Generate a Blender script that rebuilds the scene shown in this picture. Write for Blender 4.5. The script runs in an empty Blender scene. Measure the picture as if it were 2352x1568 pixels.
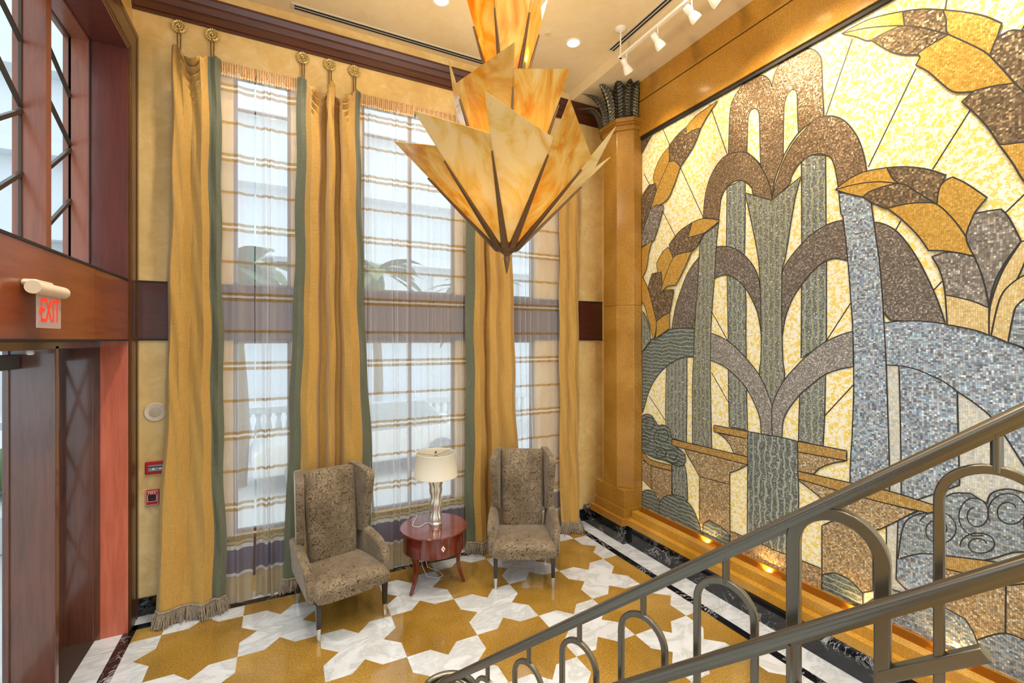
import bpy, bmesh, math, random
from mathutils import Vector, Matrix
from mathutils.geometry import tessellate_polygon
PI = math.pi
random.seed(7)
SC = bpy.context.scene
COL = SC.collection

# ---------------------------------------------------------------- mesh builder
class MB:
    def __init__(s): s.v = []; s.f = []; s.mi = []; s.sm = []
    def add(s, vs, fs, m=0, smooth=False):
        o = len(s.v); s.v += [tuple(p) for p in vs]
        for f in fs:
            s.f.append([i + o for i in f]); s.mi.append(m); s.sm.append(smooth)
        return s
    def box(s, x0, x1, y0, y1, z0, z1, m=0):
        vs = [(x, y, z) for z in (z0, z1) for y in (y0, y1) for x in (x0, x1)]
        return s.add(vs, [(0, 2, 3, 1), (4, 5, 7, 6), (0, 1, 5, 4), (2, 6, 7, 3), (0, 4, 6, 2), (1, 3, 7, 5)], m)
    def bar(s, a, b, w, h, m=0, up=(0, 0, 1), w2=None, h2=None):
        a = Vector(a); b = Vector(b); d = (b - a).normalized(); u = Vector(up)
        r = d.cross(u)
        if r.length < 1e-5: r = d.cross(Vector((1, 0, 0)))
        r.normalize(); u = r.cross(d).normalized()
        w2 = w if w2 is None else w2; h2 = h if h2 is None else h2
        vs = []
        for p, ww, hh in ((a, w, h), (b, w2, h2)):
            for sx, sy in ((-1, -1), (1, -1), (1, 1), (-1, 1)): vs.append(p + r * sx * ww / 2 + u * sy * hh / 2)
        return s.add(vs, [(3, 2, 1, 0), (4, 5, 6, 7), (0, 1, 5, 4), (1, 2, 6, 5), (2, 3, 7, 6), (3, 0, 4, 7)], m)
    def lathe(s, prof, n=32, c=(0, 0, 0), m=0, rad=None, smooth=True, caps=True):
        vs = []; fs = []
        for (r, z) in prof:
            for k in range(n):
                a = 2 * PI * k / n; rr = r * (rad(a, z) if rad else 1)
                vs.append((c[0] + rr * math.cos(a), c[1] + rr * math.sin(a), c[2] + z))
        for i in range(len(prof) - 1):
            for k in range(n):
                k2 = (k + 1) % n; fs.append((i * n + k, i * n + k2, (i + 1) * n + k2, (i + 1) * n + k))
        if caps and prof[0][0] > 1e-6: fs.append(tuple(range(n))[::-1])
        if caps and prof[-1][0] > 1e-6: fs.append(tuple((len(prof) - 1) * n + k for k in range(n)))
        return s.add(vs, fs, m, smooth)
    def tube(s, pts, r, n=8, m=0, closed=False, smooth=True, sect=None):
        P = [Vector(p) for p in pts]; N = len(P); vs = []; fs = []
        nrm = None
        for i, p in enumerate(P):
            if closed: t = (P[(i + 1) % N] - P[i - 1])
            else: t = P[min(i + 1, N - 1)] - P[max(i - 1, 0)]
            t.normalize()
            if nrm is None:
                nrm = t.cross(Vector((0, 0, 1)))
                if nrm.length < 1e-3: nrm = t.cross(Vector((1, 0, 0)))
            nrm = (nrm - t * nrm.dot(t)).normalized(); b = t.cross(nrm)
            rr = r[i] if isinstance(r, (list, tuple)) else r
            if sect:
                for (u, w) in sect: vs.append(p + nrm * u * rr + b * w * rr)
            else:
                for k in range(n):
                    a = 2 * PI * k / n; vs.append(p + nrm * math.cos(a) * rr + b * math.sin(a) * rr)
        if sect: n = len(sect)
        M_ = N if closed else N - 1
        for i in range(M_):
            j = (i + 1) % N
            for k in range(n):
                k2 = (k + 1) % n; fs.append((i * n + k, i * n + k2, j * n + k2, j * n + k))
        if not closed:
            fs.append(tuple(range(n))[::-1]); fs.append(tuple((N - 1) * n + k for k in range(n)))
        return s.add(vs, fs, m, smooth)
    def sphere(s, c, r, n=10, m=0, sz=1.0):
        prof = [(max(0, r * math.sin(PI * i / n)), -r * sz * math.cos(PI * i / n)) for i in range(n + 1)]
        prof[0] = (1e-7, prof[0][1]); prof[-1] = (1e-7, prof[-1][1])
        return s.lathe(prof, n + 2, c, m)
    def prism(s, poly, fn, t0, t1, m=0, smooth=False):
        """poly 2-D outline, fn(u, v, t) -> point; a closed slab between t0 and t1"""
        n = len(poly)
        vs = [fn(u, v, t0) for u, v in poly] + [fn(u, v, t1) for u, v in poly]
        fs = [tuple(range(n))[::-1], tuple(range(n, 2 * n))]
        fs += [(i, (i + 1) % n, n + (i + 1) % n, n + i) for i in range(n)]
        return s.add(vs, fs, m, smooth)
    def grid(s, fn, nu, nv, m=0, smooth=True, closed=False, mf=None):
        o = len(s.v)
        for j in range(nv + 1):
            for i in range(nu + 1): s.v.append(tuple(fn(i / nu, j / nv)))
        for j in range(nv):
            for i in range(nu):
                a = o + j * (nu + 1) + i
                s.f.append([a, a + 1, a + nu + 2, a + nu + 1]); s.mi.append(mf((i + .5) / nu, (j + .5) / nv) if mf else m); s.sm.append(smooth)
        return s
    def loft(s, secs, m=0, smooth=True):
        n = len(secs[0]); vs = [p for q in secs for p in q]; fs = []
        for i in range(len(secs) - 1):
            for k in range(n):
                k2 = (k + 1) % n; fs.append((i * n + k, i * n + k2, (i + 1) * n + k2, (i + 1) * n + k))
        fs.append(tuple(range(n))[::-1]); fs.append(tuple((len(secs) - 1) * n + k for k in range(n)))
        return s.add(vs, fs, m, smooth)
    def build(s, name, mats, parent=None, bevel=0, sub=0, thick=0, angle=40, segs=2):
        me = bpy.data.meshes.new(name); me.from_pydata(s.v, [], s.f)
        if not isinstance(mats, (list, tuple)): mats = [mats]
        for m in mats: me.materials.append(m)
        me.polygons.foreach_set('material_index', s.mi)
        me.polygons.foreach_set('use_smooth', s.sm)
        me.update(); me.validate()
        bm = bmesh.new(); bm.from_mesh(me)
        if not thick: bmesh.ops.recalc_face_normals(bm, faces=bm.faces)
        bm.to_mesh(me); bm.free()
        try: me.set_sharp_from_angle(angle=math.radians(angle))
        except Exception: pass
        o = bpy.data.objects.new(name, me); COL.objects.link(o)
        if bevel:
            b = o.modifiers.new('bevel', 'BEVEL'); b.width = bevel; b.segments = segs; b.limit_method = 'ANGLE'; b.angle_limit = math.radians(35)
        if thick:
            t = o.modifiers.new('thick', 'SOLIDIFY'); t.thickness = thick; t.offset = 0
        if sub:
            t = o.modifiers.new('sub', 'SUBSURF'); t.levels = sub; t.render_levels = sub
        if parent is not None: o.parent = parent
        return o

def tag(o, label=None, cat=None, group=None, kind=None):
    if label: o['label'] = label
    if cat: o['category'] = cat
    if group: o['group'] = group
    if kind: o['kind'] = kind
    return o
def empty(name, loc=(0, 0, 0), rz=0):
    o = bpy.data.objects.new(name, None); COL.objects.link(o)
    o.location = loc; o.rotation_euler = (0, 0, rz); o.empty_display_size = .1
    return o
def thing(name, label, cat, loc=(0, 0, 0), rz=0, group=None):
    return tag(empty(name, loc, rz), label, cat, group)
def struct(o, label=None):
    o['kind'] = 'structure'
    if label: o['label'] = label
    return o
def copy_tree(o, parent=None):
    c = o.copy(); COL.objects.link(c)
    if parent is not None: c.parent = parent
    for ch in list(o.children): copy_tree(ch, c)
    return c
def text_mesh(body, size, ext):
    cu = bpy.data.curves.new('lettering', 'FONT'); cu.body = body; cu.size = size; cu.extrude = ext; cu.align_x = 'CENTER'; cu.align_y = 'CENTER'
    cu.resolution_u = 3
    t = bpy.data.objects.new('lettering', cu); COL.objects.link(t)
    dg = bpy.context.evaluated_depsgraph_get(); dg.update()
    me = bpy.data.meshes.new_from_object(t.evaluated_get(dg))
    bpy.data.objects.remove(t); bpy.data.curves.remove(cu)
    return me
def text_obj(name, body, size, ext, mat, parent, loc, rot, sx=1):
    me = text_mesh(body, size, ext); me.materials.clear(); me.materials.append(mat)
    o = bpy.data.objects.new(name, me); COL.objects.link(o); o.parent = parent; o.location = loc; o.rotation_euler = rot; o.scale = (sx, 1, 1)
    return o
def lerp(a, b, t): return a + (b - a) * t
def interp(xs, ys, x):
    if x <= xs[0]: return ys[0]
    for i in range(len(xs) - 1):
        if x <= xs[i + 1]:
            t = (x - xs[i]) / (xs[i + 1] - xs[i] + 1e-9); t = t * t * (3 - 2 * t) * .6 + t * .4
            return ys[i] + (ys[i + 1] - ys[i]) * t
    return ys[-1]

# ---------------------------------------------------------------- materials
def lin(c):
    return tuple((x / 255 / 12.92) if x / 255 <= .04045 else ((x / 255 + .055) / 1.055) ** 2.4 for x in c)
class NT:
    def __init__(s, name):
        s.mat = bpy.data.materials.new(name); s.mat.use_nodes = True; s.t = s.mat.node_tree; s.t.nodes.clear()
        s.out = s.t.nodes.new('ShaderNodeOutputMaterial')
        s.tc = s.t.nodes.new('ShaderNodeTexCoord')
    def n(s, typ, ins=None, **kw):
        nd = s.t.nodes.new('ShaderNode' + typ)
        for k, v in kw.items(): setattr(nd, k, v)
        for k, v in (ins or {}).items():
            sock = nd.inputs[k]
            if hasattr(v, 'is_output'): s.t.links.new(v, sock)
            else:
                if isinstance(v, (tuple, list)) and len(v) == 3 and sock.type == 'RGBA': v = (*v, 1)
                sock.default_value = v
        return nd
    def obj(s, scale=(1, 1, 1), rot=(0, 0, 0), coord='Object'):
        return s.n('Mapping', {'Vector': s.tc.outputs[coord], 'Scale': scale, 'Rotation': rot}).outputs[0]
    def noise(s, vec, scale=5, detail=3, rough=.5, dist=0, out=0):
        return s.n('TexNoise', {'Vector': vec, 'Scale': scale, 'Detail': detail, 'Roughness': rough, 'Distortion': dist}).outputs[out]
    def ramp(s, fac, stops, interp='LINEAR'):
        nd = s.n('ValToRGB', {'Fac': fac}); cr = nd.color_ramp; cr.interpolation = interp
        while len(cr.elements) < len(stops): cr.elements.new(.5)
        for e, (p, c) in zip(cr.elements, stops):
            e.position = p; e.color = (*c, 1) if len(c) == 3 else c
        return nd.outputs[0]
    def mix(s, fac, a, b, blend='MIX'):
        nd = s.n('Mix', data_type='RGBA', blend_type=blend)
        for i, v in ((0, fac), (6, a), (7, b)):
            if hasattr(v, 'is_output'): s.t.links.new(v, nd.inputs[i])
            else: nd.inputs[i].default_value = (*v, 1) if isinstance(v, tuple) and len(v) == 3 else v
        return nd.outputs[2]
    def math(s, op, a, b=0.0, clamp=False):
        nd = s.n('Math', operation=op, use_clamp=clamp)
        for i, v in ((0, a), (1, b)):
            if hasattr(v, 'is_output'): s.t.links.new(v, nd.inputs[i])
            else: nd.inputs[i].default_value = v
        return nd.outputs[0]
    def bump(s, h, strength=.3, dist=.01):
        return s.n('Bump', {'Height': h, 'Strength': strength, 'Distance': dist}).outputs[0]
    def bsdf(s, **ins):
        ins = {k.replace('_', ' '): v for k, v in ins.items()}
        nd = s.n('BsdfPrincipled', ins)
        s.t.links.new(nd.outputs[0], s.out.inputs[0]); return nd
    def done(s, sh=None):
        if sh is not None: s.t.links.new(sh, s.out.inputs[0])
        return s.mat

def m_plain(name, col, rough=.5, metal=0, spec=.5, coat=0):
    t = NT(name); v = t.noise(t.obj(), 30, 2); k = .02 if metal > .6 else .1
    c = t.mix(v, tuple(x * (1 - k) for x in col), tuple(min(1, x * (1 + k)) for x in col))
    t.bsdf(Base_Color=c, Roughness=rough, Metallic=metal, Specular_IOR_Level=spec, Coat_Weight=coat)
    return t.done()
def m_emit(name, col, s):
    t = NT(name); e = t.n('Emission', {'Color': col, 'Strength': s}); return t.done(e.outputs[0])
def m_plaster(name, a, b, c, sc=1.0, rough=.45):
    t = NT(name); v = t.obj()
    n1 = t.noise(v, 1.1 * sc, 4, .55, .6); n2 = t.noise(v, 7 * sc, 4, .6, 1.2)
    f = t.math('ADD', t.math('MULTIPLY', n1, .6), t.math('MULTIPLY', n2, .4))
    col = t.ramp(f, [(.3, a), (.5, b), (.7, c)])
    t.bsdf(Base_Color=col, Roughness=rough, Normal=t.bump(n2, .08, .01))
    return t.done()
def m_wood(name, a, b, axis='z', rough=.32, coat=.25, fine=1.0):
    t = NT(name); sc = {'z': (9, 9, .7), 'y': (9, .7, 9), 'x': (.7, 9, 9)}[axis]
    v = t.obj(tuple(q * fine for q in sc))
    n1 = t.noise(v, 2.2, 5, .6, .8); n2 = t.noise(v, 9, 3, .6)
    n3 = t.noise(t.obj(), 1.3, 2)
    f = t.math('ADD', t.math('ADD', t.math('MULTIPLY', n1, .5), t.math('MULTIPLY', n2, .2)), t.math('MULTIPLY', n3, .3))
    col = t.ramp(f, [(.3, a), (.7, b)])
    t.bsdf(Base_Color=col, Roughness=rough, Coat_Weight=coat, Coat_Roughness=.12, Normal=t.bump(n2, .03, .004))
    return t.done()
def m_goldstone(name, a, b, c, rough=.2, coat=.2):
    t = NT(name); v = t.obj()
    n1 = t.noise(v, 1.6, 3, .5, .4); n2 = t.noise(v, 75, 3, .75); n3 = t.noise(v, 200, 2, .6)
    f = t.math('ADD', t.math('ADD', t.math('MULTIPLY', n1, .35), t.math('MULTIPLY', n2, .45)), t.math('MULTIPLY', n3, .2))
    col = t.ramp(f, [(.36, a), (.5, b), (.64, c)])
    t.bsdf(Base_Color=col, Roughness=rough, Coat_Weight=coat, Coat_Roughness=.06)
    return t.done()
def m_marble_white(name):
    t = NT(name); v = t.obj((1, 1.7, 1), (0, 0, .6))
    n1 = t.noise(v, 2.2, 6, .62, 1.6); n2 = t.noise(v, 1.1, 3, .5)
    vein = t.ramp(n1, [(.38, lin((194, 194, 195))), (.47, lin((166, 166, 163))), (.53, lin((196, 197, 199))), (.64, lin((206, 208, 210)))])
    col = t.mix(t.math('MULTIPLY', n2, .6), vein, lin((200, 203, 207)))
    t.bsdf(Base_Color=col, Roughness=.12, Coat_Weight=.6, Coat_Roughness=.05)
    return t.done()
def m_marble_black(name):
    t = NT(name); v = t.obj((1, 1, 1))
    w = t.noise(v, 3.5, 5, .7, 2.2)
    ridge = t.math('ABSOLUTE', t.math('SUBTRACT', w, .5))
    gate = t.ramp(t.noise(v, 2.0, 2), [(.47, (0, 0, 0)), (.60, (1, 1, 1))])
    vein = t.math('MULTIPLY', t.ramp(ridge, [(.0, (1, 1, 1)), (.008, (.7, .7, .7)), (.02, (0, 0, 0))]), gate)
    w2 = t.noise(v, 9, 4, .65, 1.2); patch = t.ramp(w2, [(.69, (0, 0, 0)), (.75, (1, 1, 1))])
    c = t.mix(vein, lin((16, 18, 22)), lin((200, 200, 200)))
    c = t.mix(t.math('MULTIPLY', patch, .35), c, lin((140, 105, 70)))
    t.bsdf(Base_Color=c, Roughness=.1, Coat_Weight=.3, Coat_Roughness=.04)
    return t.done()
def m_fabric(name, a, b, weave=140, rough=.75, sheen=.3, slub=True, transl=0.0):
    t = NT(name); v = t.obj()
    n1 = t.noise(t.obj((60, 60, 4)), 3, 3, .6); n2 = t.noise(v, weave, 2, .6); n3 = t.noise(t.obj((4, 4, 30)), 2.2, 4, .65, .5)
    f = t.math('ADD', t.math('MULTIPLY', n1, .5), t.math('MULTIPLY', n2, .5))
    col = t.ramp(f, [(.3, a), (.7, b)])
    h = t.math('ADD', t.math('MULTIPLY', n2, .3), n3)
    p = t.n('BsdfPrincipled', {'Base Color': col, 'Roughness': rough, 'Sheen Weight': sheen, 'Sheen Roughness': .4, 'Specular IOR Level': .3, 'Normal': t.bump(h, .35 if slub else .15, .012)})
    if transl:
        tr = t.n('BsdfTranslucent', {'Color': col}); mx = t.n('MixShader', {0: transl, 1: p.outputs[0], 2: tr.outputs[0]})
        return t.done(mx.outputs[0])
    return t.done(p.outputs[0])
def m_velvet(name):
    t = NT(name); v = t.obj()
    warp = t.noise(v, 9, 1, .4, 0, out=1)
    vv = t.n('VectorMath', {0: v, 1: t.n('VectorMath', {0: warp, 3: .035}, operation='SCALE').outputs[0]}, operation='ADD').outputs[0]
    w = t.noise(vv, 24, .5, .4, 1.1)
    # vermicelli: thin meandering furrows are the contour lines of a smooth field
    fr = t.math('FRACT', t.math('MULTIPLY', w, 4.0))
    ridge = t.math('ABSOLUTE', t.math('SUBTRACT', fr, .5))
    line = t.ramp(ridge, [(.05, (1, 1, 1)), (.13, (0, 0, 0))])
    pile = t.noise(v, 170, 2, .7); shade = t.noise(v, 5, 3, .6, .5)
    base = t.ramp(t.math('ADD', t.math('MULTIPLY', pile, .4), t.math('MULTIPLY', shade, .6)), [(.32, lin((92, 77, 57))), (.5, lin((118, 101, 78))), (.68, lin((146, 129, 104)))])
    col = t.mix(line, base, lin((66, 53, 38)))
    h = t.math('SUBTRACT', 1.0, line)
    t.bsdf(Base_Color=col, Roughness=.62, Sheen_Weight=.4, Sheen_Roughness=.35, Sheen_Tint=(1, .95, .88, 1), Specular_IOR_Level=.25, Normal=t.bump(h, .6, .008))
    return t.done()
def m_glass_onyx(name, amber=.5):
    t = NT(name); rnd = t.n('ObjectInfo').outputs['Random']
    off = t.n('CombineXYZ', {0: t.math('MULTIPLY', rnd, 37.0), 1: t.math('MULTIPLY', rnd, 91.0), 2: t.math('MULTIPLY', rnd, 17.0)}).outputs[0]
    v = t.n('VectorMath', {0: t.obj((1, 1, .45)), 1: off}, operation='ADD').outputs[0]
    w = t.noise(v, 3.6, 5, .6, 2.4); big = t.noise(v, 1.2, 2)
    f = t.math('ADD', t.math('MULTIPLY', w, .8), t.math('MULTIPLY', t.math('SUBTRACT', t.math('ADD', rnd, big), 1.0), .22))
    col = t.ramp(f, [(.30, lin((222, 206, 160))), (.42, lin((216, 192, 120))), (.50, lin((210, 174, 80))), (.60, lin((204, 146, 40))), (.74, lin((186, 112, 20)))])
    d = t.n('BsdfDiffuse', {'Color': col}); tr = t.n('BsdfTranslucent', {'Color': col})
    mx = t.n('MixShader', {0: .55, 1: d.outputs[0], 2: tr.outputs[0]})
    g = t.n('BsdfGlossy', {'Roughness': .06, 'Color': (1, 1, 1, 1)})
    fr = t.n('Fresnel', {'IOR': 1.35})
    m2 = t.n('MixShader', {0: fr.outputs[0], 1: mx.outputs[0], 2: g.outputs[0]})
    return t.done(m2.outputs[0])
def m_pane(name):
    t = NT(name); tr = t.n('BsdfTransparent', {'Color': (.93, .96, .96, 1)}); g = t.n('BsdfGlossy', {'Roughness': .02})
    fr = t.math('ADD', .03, t.math('MULTIPLY', t.math('POWER', t.n('LayerWeight', {'Blend': .5}).outputs['Facing'], 5.0), .3)); mx = t.n('MixShader', {0: fr, 1: tr.outputs[0], 2: g.outputs[0]})
    return t.done(mx.outputs[0])
def m_clear(name, col=(.95, .9, .9)):
    t = NT(name); tr = t.n('BsdfTransparent', {'Color': (*col, 1)}); g = t.n('BsdfPrincipled', {'Base Color': (.8, .7, .68, 1), 'Roughness': .15})
    mx = t.n('MixShader', {0: .35, 1: tr.outputs[0], 2: g.outputs[0]})
    return t.done(mx.outputs[0])
def m_sheer(name):
    """gauze: transparent weave with woven gold and white stripes, closed plum and tan bands near the hem"""
    t = NT(name); z = t.n('SeparateXYZ', {0: t.tc.outputs['Object']}).outputs[2]
    ph = t.math('FRACT', t.math('DIVIDE', z, .70))
    def band(c, w): return t.math('LESS_THAN', t.math('ABSOLUTE', t.math('SUBTRACT', ph, c)), w)
    gold = t.math('ADD', t.math('ADD', band(.30, .022), band(.38, .020)), band(.84, .020), clamp=True)
    white = band(.34, .016)
    low = t.ramp(t.math('DIVIDE', z, 1.0), [(0, (.62, .52, .36, 1)), (.27, (.80, .80, .80, 1)), (.30, (.30, .28, .35, 1)), (.52, (.80, .78, .74, 1)), (.56, (.66, .55, .33, 1)), (.80, (0, 0, 0, 1))], 'CONSTANT')
    lowm = t.ramp(z, [(0, (.75, .75, .75)), (.27, (.8, .8, .8)), (.30, (.66, .66, .66)), (.52, (.8, .8, .8)), (.56, (.35, .35, .35)), (.66, (0, 0, 0))], 'CONSTANT')
    lowon = t.math('LESS_THAN', z, .66)
    col = t.mix(gold, lin((240, 240, 244)), lin((186, 158, 112)))
    col = t.mix(white, col, lin((245, 243, 238)))
    col = t.mix(lowon, col, low)
    weave = t.noise(t.obj((1, 1, 1)), 320, 1)
    face = t.math('POWER', t.n('LayerWeight', {'Blend': .5}).outputs['Facing'], 1.6)
    op = t.math('ADD', t.math('ADD', t.math('ADD', .36, t.math('MULTIPLY', face, .75)), t.math('MULTIPLY', gold, .30)), t.math('MULTIPLY', white, .3))
    op = t.math('MINIMUM', t.math('MAXIMUM', op, t.math('MULTIPLY', lowm, lowon)), .95)
    op = t.math('ADD', op, t.math('MULTIPLY', t.math('SUBTRACT', weave, .5), .12), clamp=True)
    d = t.n('BsdfDiffuse', {'Color': col}); tl = t.n('BsdfTranslucent', {'Color': col})
    dm = t.n('MixShader', {0: .5, 1: d.outputs[0], 2: tl.outputs[0]})
    tr = t.n('BsdfTransparent', {})
    mx = t.n('MixShader', {0: op, 1: tr.outputs[0], 2: dm.outputs[0]})
    return t.done(mx.outputs[0])
def m_heading(name):
    t = NT(name); w = t.n('TexWave', {'Vector': t.obj(), 'Scale': 14, 'Distortion': 2.2, 'Detail': 2, 'Detail Scale': 2}, wave_type='BANDS', bands_direction='X').outputs[1]
    col = t.ramp(w, [(.3, lin((196, 140, 58))), (.55, lin((232, 206, 160)))])
    t.bsdf(Base_Color=col, Roughness=.7, Sheen_Weight=.3); return t.done()
def m_tess(name, stops, scale=46, patch=None, tilt=.22, rough=.28, metal=.35, waves=None, grout=lin((70, 60, 48))):
    """small square tesserae: one flat colour, tilt and gloss per tile, dark joints between"""
    t = NT(name); v = t.tc.outputs['Object']
    v2 = t.n('VectorMath', {0: v, 1: (0, 1, 1)}, operation='MULTIPLY').outputs[0]
    wob = t.noise(v2, 1.2, 1, out=1)
    v3 = t.n('VectorMath', {0: v2, 1: t.n('VectorMath', {0: wob, 3: .10}, operation='SCALE').outputs[0]}, operation='ADD').outputs[0]
    v3 = t.n('VectorMath', {0: v3, 1: (0, 1, 1)}, operation='MULTIPLY').outputs[0]
    vo = t.n('TexVoronoi', {'Vector': v3, 'Scale': scale * 1.55, 'Randomness': .25}, feature='F1', distance='CHEBYCHEV')
    ed = t.n('TexVoronoi', {'Vector': v3, 'Scale': scale * 1.55, 'Randomness': .25}, feature='DISTANCE_TO_EDGE').outputs[0]
    cc = vo.outputs['Color']; sp = t.n('SeparateColor', {0: cc})
    r = sp.outputs[0]; g = sp.outputs[1]
    f = r
    if patch:
        pn = t.noise(t.n('VectorMath', {0: v2, 1: vo.outputs['Position']}, operation='MULTIPLY').outputs[0] if False else vo.outputs['Position'], patch[0], 3, .6, .6)
        f = t.math('ADD', t.math('MULTIPLY', r, 1 - patch[1]), t.math('MULTIPLY', t.ramp(pn, [(.36, (0, 0, 0)), (.64, (1, 1, 1))]), patch[1]))
    col = t.ramp(f, stops)  # lightest stop of the arch and jet ramps paints sparkle glints
    if waves:
        wv = t.n('TexWave', {'Vector': v2, 'Scale': waves[0], 'Distortion': waves[1], 'Detail': 2, 'Detail Scale': waves[2], 'Detail Roughness': .4}, wave_type='BANDS', bands_direction=waves[4]).outputs[1]
        wm = t.ramp(wv, [(.80, (0, 0, 0)), (.90, (1, 1, 1))])
        col = t.mix(t.math('MULTIPLY', wm, .8), col, waves[3])
    joint = t.ramp(ed, [(.03, (1, 1, 1)), (.09, (0, 0, 0))])
    col = t.mix(t.math('MULTIPLY', joint, .75), col, grout)
    off = t.n('VectorMath', {0: cc, 1: (.5, .5, .5)}, operation='SUBTRACT').outputs[0]
    off = t.n('VectorMath', {0: off, 3: tilt}, operation='SCALE').outputs[0]
    geo = t.n('NewGeometry').outputs['Normal']
    nn = t.n('VectorMath', {0: t.n('VectorMath', {0: geo, 1: off}, operation='ADD').outputs[0]}, operation='NORMALIZE').outputs[0]
    rg = t.math('ADD', rough, t.math('MULTIPLY', g, .25))
    t.bsdf(Base_Color=col, Roughness=rg, Metallic=t.math('MULTIPLY', metal, t.math('SUBTRACT', 1.0, joint)), Normal=nn)
    return t.done()

X = {}
X['cream'] = m_plaster('cream plaster', lin((200, 160, 90)), lin((218, 184, 118)), lin((234, 210, 156)))
X['ceil'] = m_plaster('ceiling plaster', lin((222, 198, 152)), lin((230, 210, 168)), lin((236, 220, 186)), .8)
X['mahog'] = m_wood('red mahogany', lin((92, 36, 20)), lin((150, 72, 44)), 'z')
X['mahogy'] = m_wood('red mahogany panel', lin((104, 46, 20)), lin((150, 80, 40)), 'y')
X['dark'] = m_wood('dark mahogany', lin((58, 26, 14)), lin((92, 46, 28)), 'x')
X['darkz'] = m_wood('dark mahogany post', lin((62, 32, 22)), lin((112, 66, 46)), 'z', .35, .9)
X['colstone'] = m_goldstone('gold marble column', lin((124, 82, 22)), lin((152, 106, 36)), lin((180, 136, 66)))  # darker copy of the beam marble, offsets strong lamp light on the column
X['mould'] = m_wood('brown moulding', lin((56, 32, 16)), lin((96, 60, 32)), 'z')
X['black'] = m_plain('black parts and painted shadow', lin((24, 20, 18)), .6)
X['beam'] = m_goldstone('gold marble', lin((146, 100, 26)), lin((176, 126, 40)), lin((202, 156, 70)))
X['fgold'] = m_goldstone('golden floor marble', lin((108, 80, 24)), lin((144, 108, 42)), lin((174, 140, 76)), .10, .6)
X['fwhite'] = m_marble_white('white veined marble')
X['fblack'] = m_marble_black('black veined marble')
X['iron'] = m_plain('bronze grey metal', lin((116, 110, 98)), .26, .85)
X['brass'] = m_plain('brass', lin((190, 160, 90)), .25, .95)
X['chrome'] = m_plain('polished nickel', lin((205, 205, 205)), .15, .95)
X['ebony'] = m_plain('black lacquer leg', lin((26, 24, 24)), .25, 0, .5, .3)
X['silver'] = m_plain('silver leaf', lin((226, 220, 204)), .34, .8)
X['velvet'] = m_velvet('cut velvet')
X['gcur'] = m_fabric('gold silk', lin((166, 124, 54)), lin((196, 154, 80)), transl=.05)
X['green'] = m_fabric('grey green silk', lin((84, 86, 66)), lin((108, 110, 88)), transl=.05)
X['fringe'] = m_fabric('bullion fringe', lin((96, 80, 62)), lin((168, 152, 130)), 60, .8)
X['sheer'] = m_sheer('striped voile')
X['heading'] = m_heading('gathered stripe heading')
X['rose'] = m_wood('rosewood veneer', lin((30, 8, 5)), lin((140, 52, 34)), 'z', .12, .6, 2.0)
X['rosetop'] = m_wood('rosewood top', lin((84, 28, 20)), lin((120, 52, 40)), 'x', .1, .7, 2.0)
X['shade'] = None
t = NT('ivory lamp shade'); c = lin((236, 230, 214)); d = t.n('BsdfDiffuse', {'Color': (*c, 1)}); tl = t.n('BsdfTranslucent', {'Color': (*c, 1)})
X['shade'] = t.done(t.n('MixShader', {0: .4, 1: d.outputs[0], 2: tl.outputs[0]}).outputs[0])
X['ivory'] = m_plain('ivory inlay', lin((235, 230, 215)), .35)
X['cord'] = m_plain('white cord', lin((215, 212, 205)), .5)
X['rope'] = m_fabric('twisted rope', lin((70, 52, 30)), lin((150, 118, 70)), 200)
X['onyx'] = m_glass_onyx('amber onyx glass')
X['rib'] = m_plain('antique bronze', lin((112, 84, 56)), .42, .6)
X['white'] = m_plain('white paint', lin((232, 226, 214)), .4)
X['offwhite'] = m_plain('off white plastic', lin((216, 196, 168)), .45)
X['slot'] = m_plain('slot black', lin((20, 20, 22)), .7)
X['red'] = m_plain('fire red plastic', lin((176, 18, 34)), .3)
X['steel'] = m_plain('grey face', lin((150, 160, 156)), .3, .5)
X['plate'] = m_plain('brass plate', lin((176, 158, 84)), .35, .5)
X['pane'] = m_pane('window glass')
X['clear'] = m_clear('clear acrylic')
X['exitred'] = m_emit('red exit glow', (1, .06, .02, 1), 1.15)
X['lamp'] = m_emit('downlight glow', (1, .86, .62, 1), 14)
X['bulb'] = m_emit('bulb glow', (1, .78, .45, 1), 30)
X['glow'] = m_emit('uplight glow', (1, .50, .10, 1), 1.6)
X['bronze'] = m_plain('black bronze leaf', lin((92, 90, 78)), .24, .85)
X['paving'] = m_plain('pale paving', lin((206, 205, 204)), .8)
X['render'] = m_plain('white render', lin((206, 210, 212)), .8)
X['leafg'] = m_plain('green foliage', lin((92, 118, 72)), .7)
X['trunk'] = m_plain('palm trunk', lin((140, 122, 98)), .8)
X['carpaint'] = m_plain('silver car paint', lin((240, 240, 240)), .35)
X['carglass'] = m_plain('car glass', lin((190, 198, 204)), .1)
X['mat'] = m_plain('dark brown mat', lin((52, 34, 24)), .8)
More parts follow.
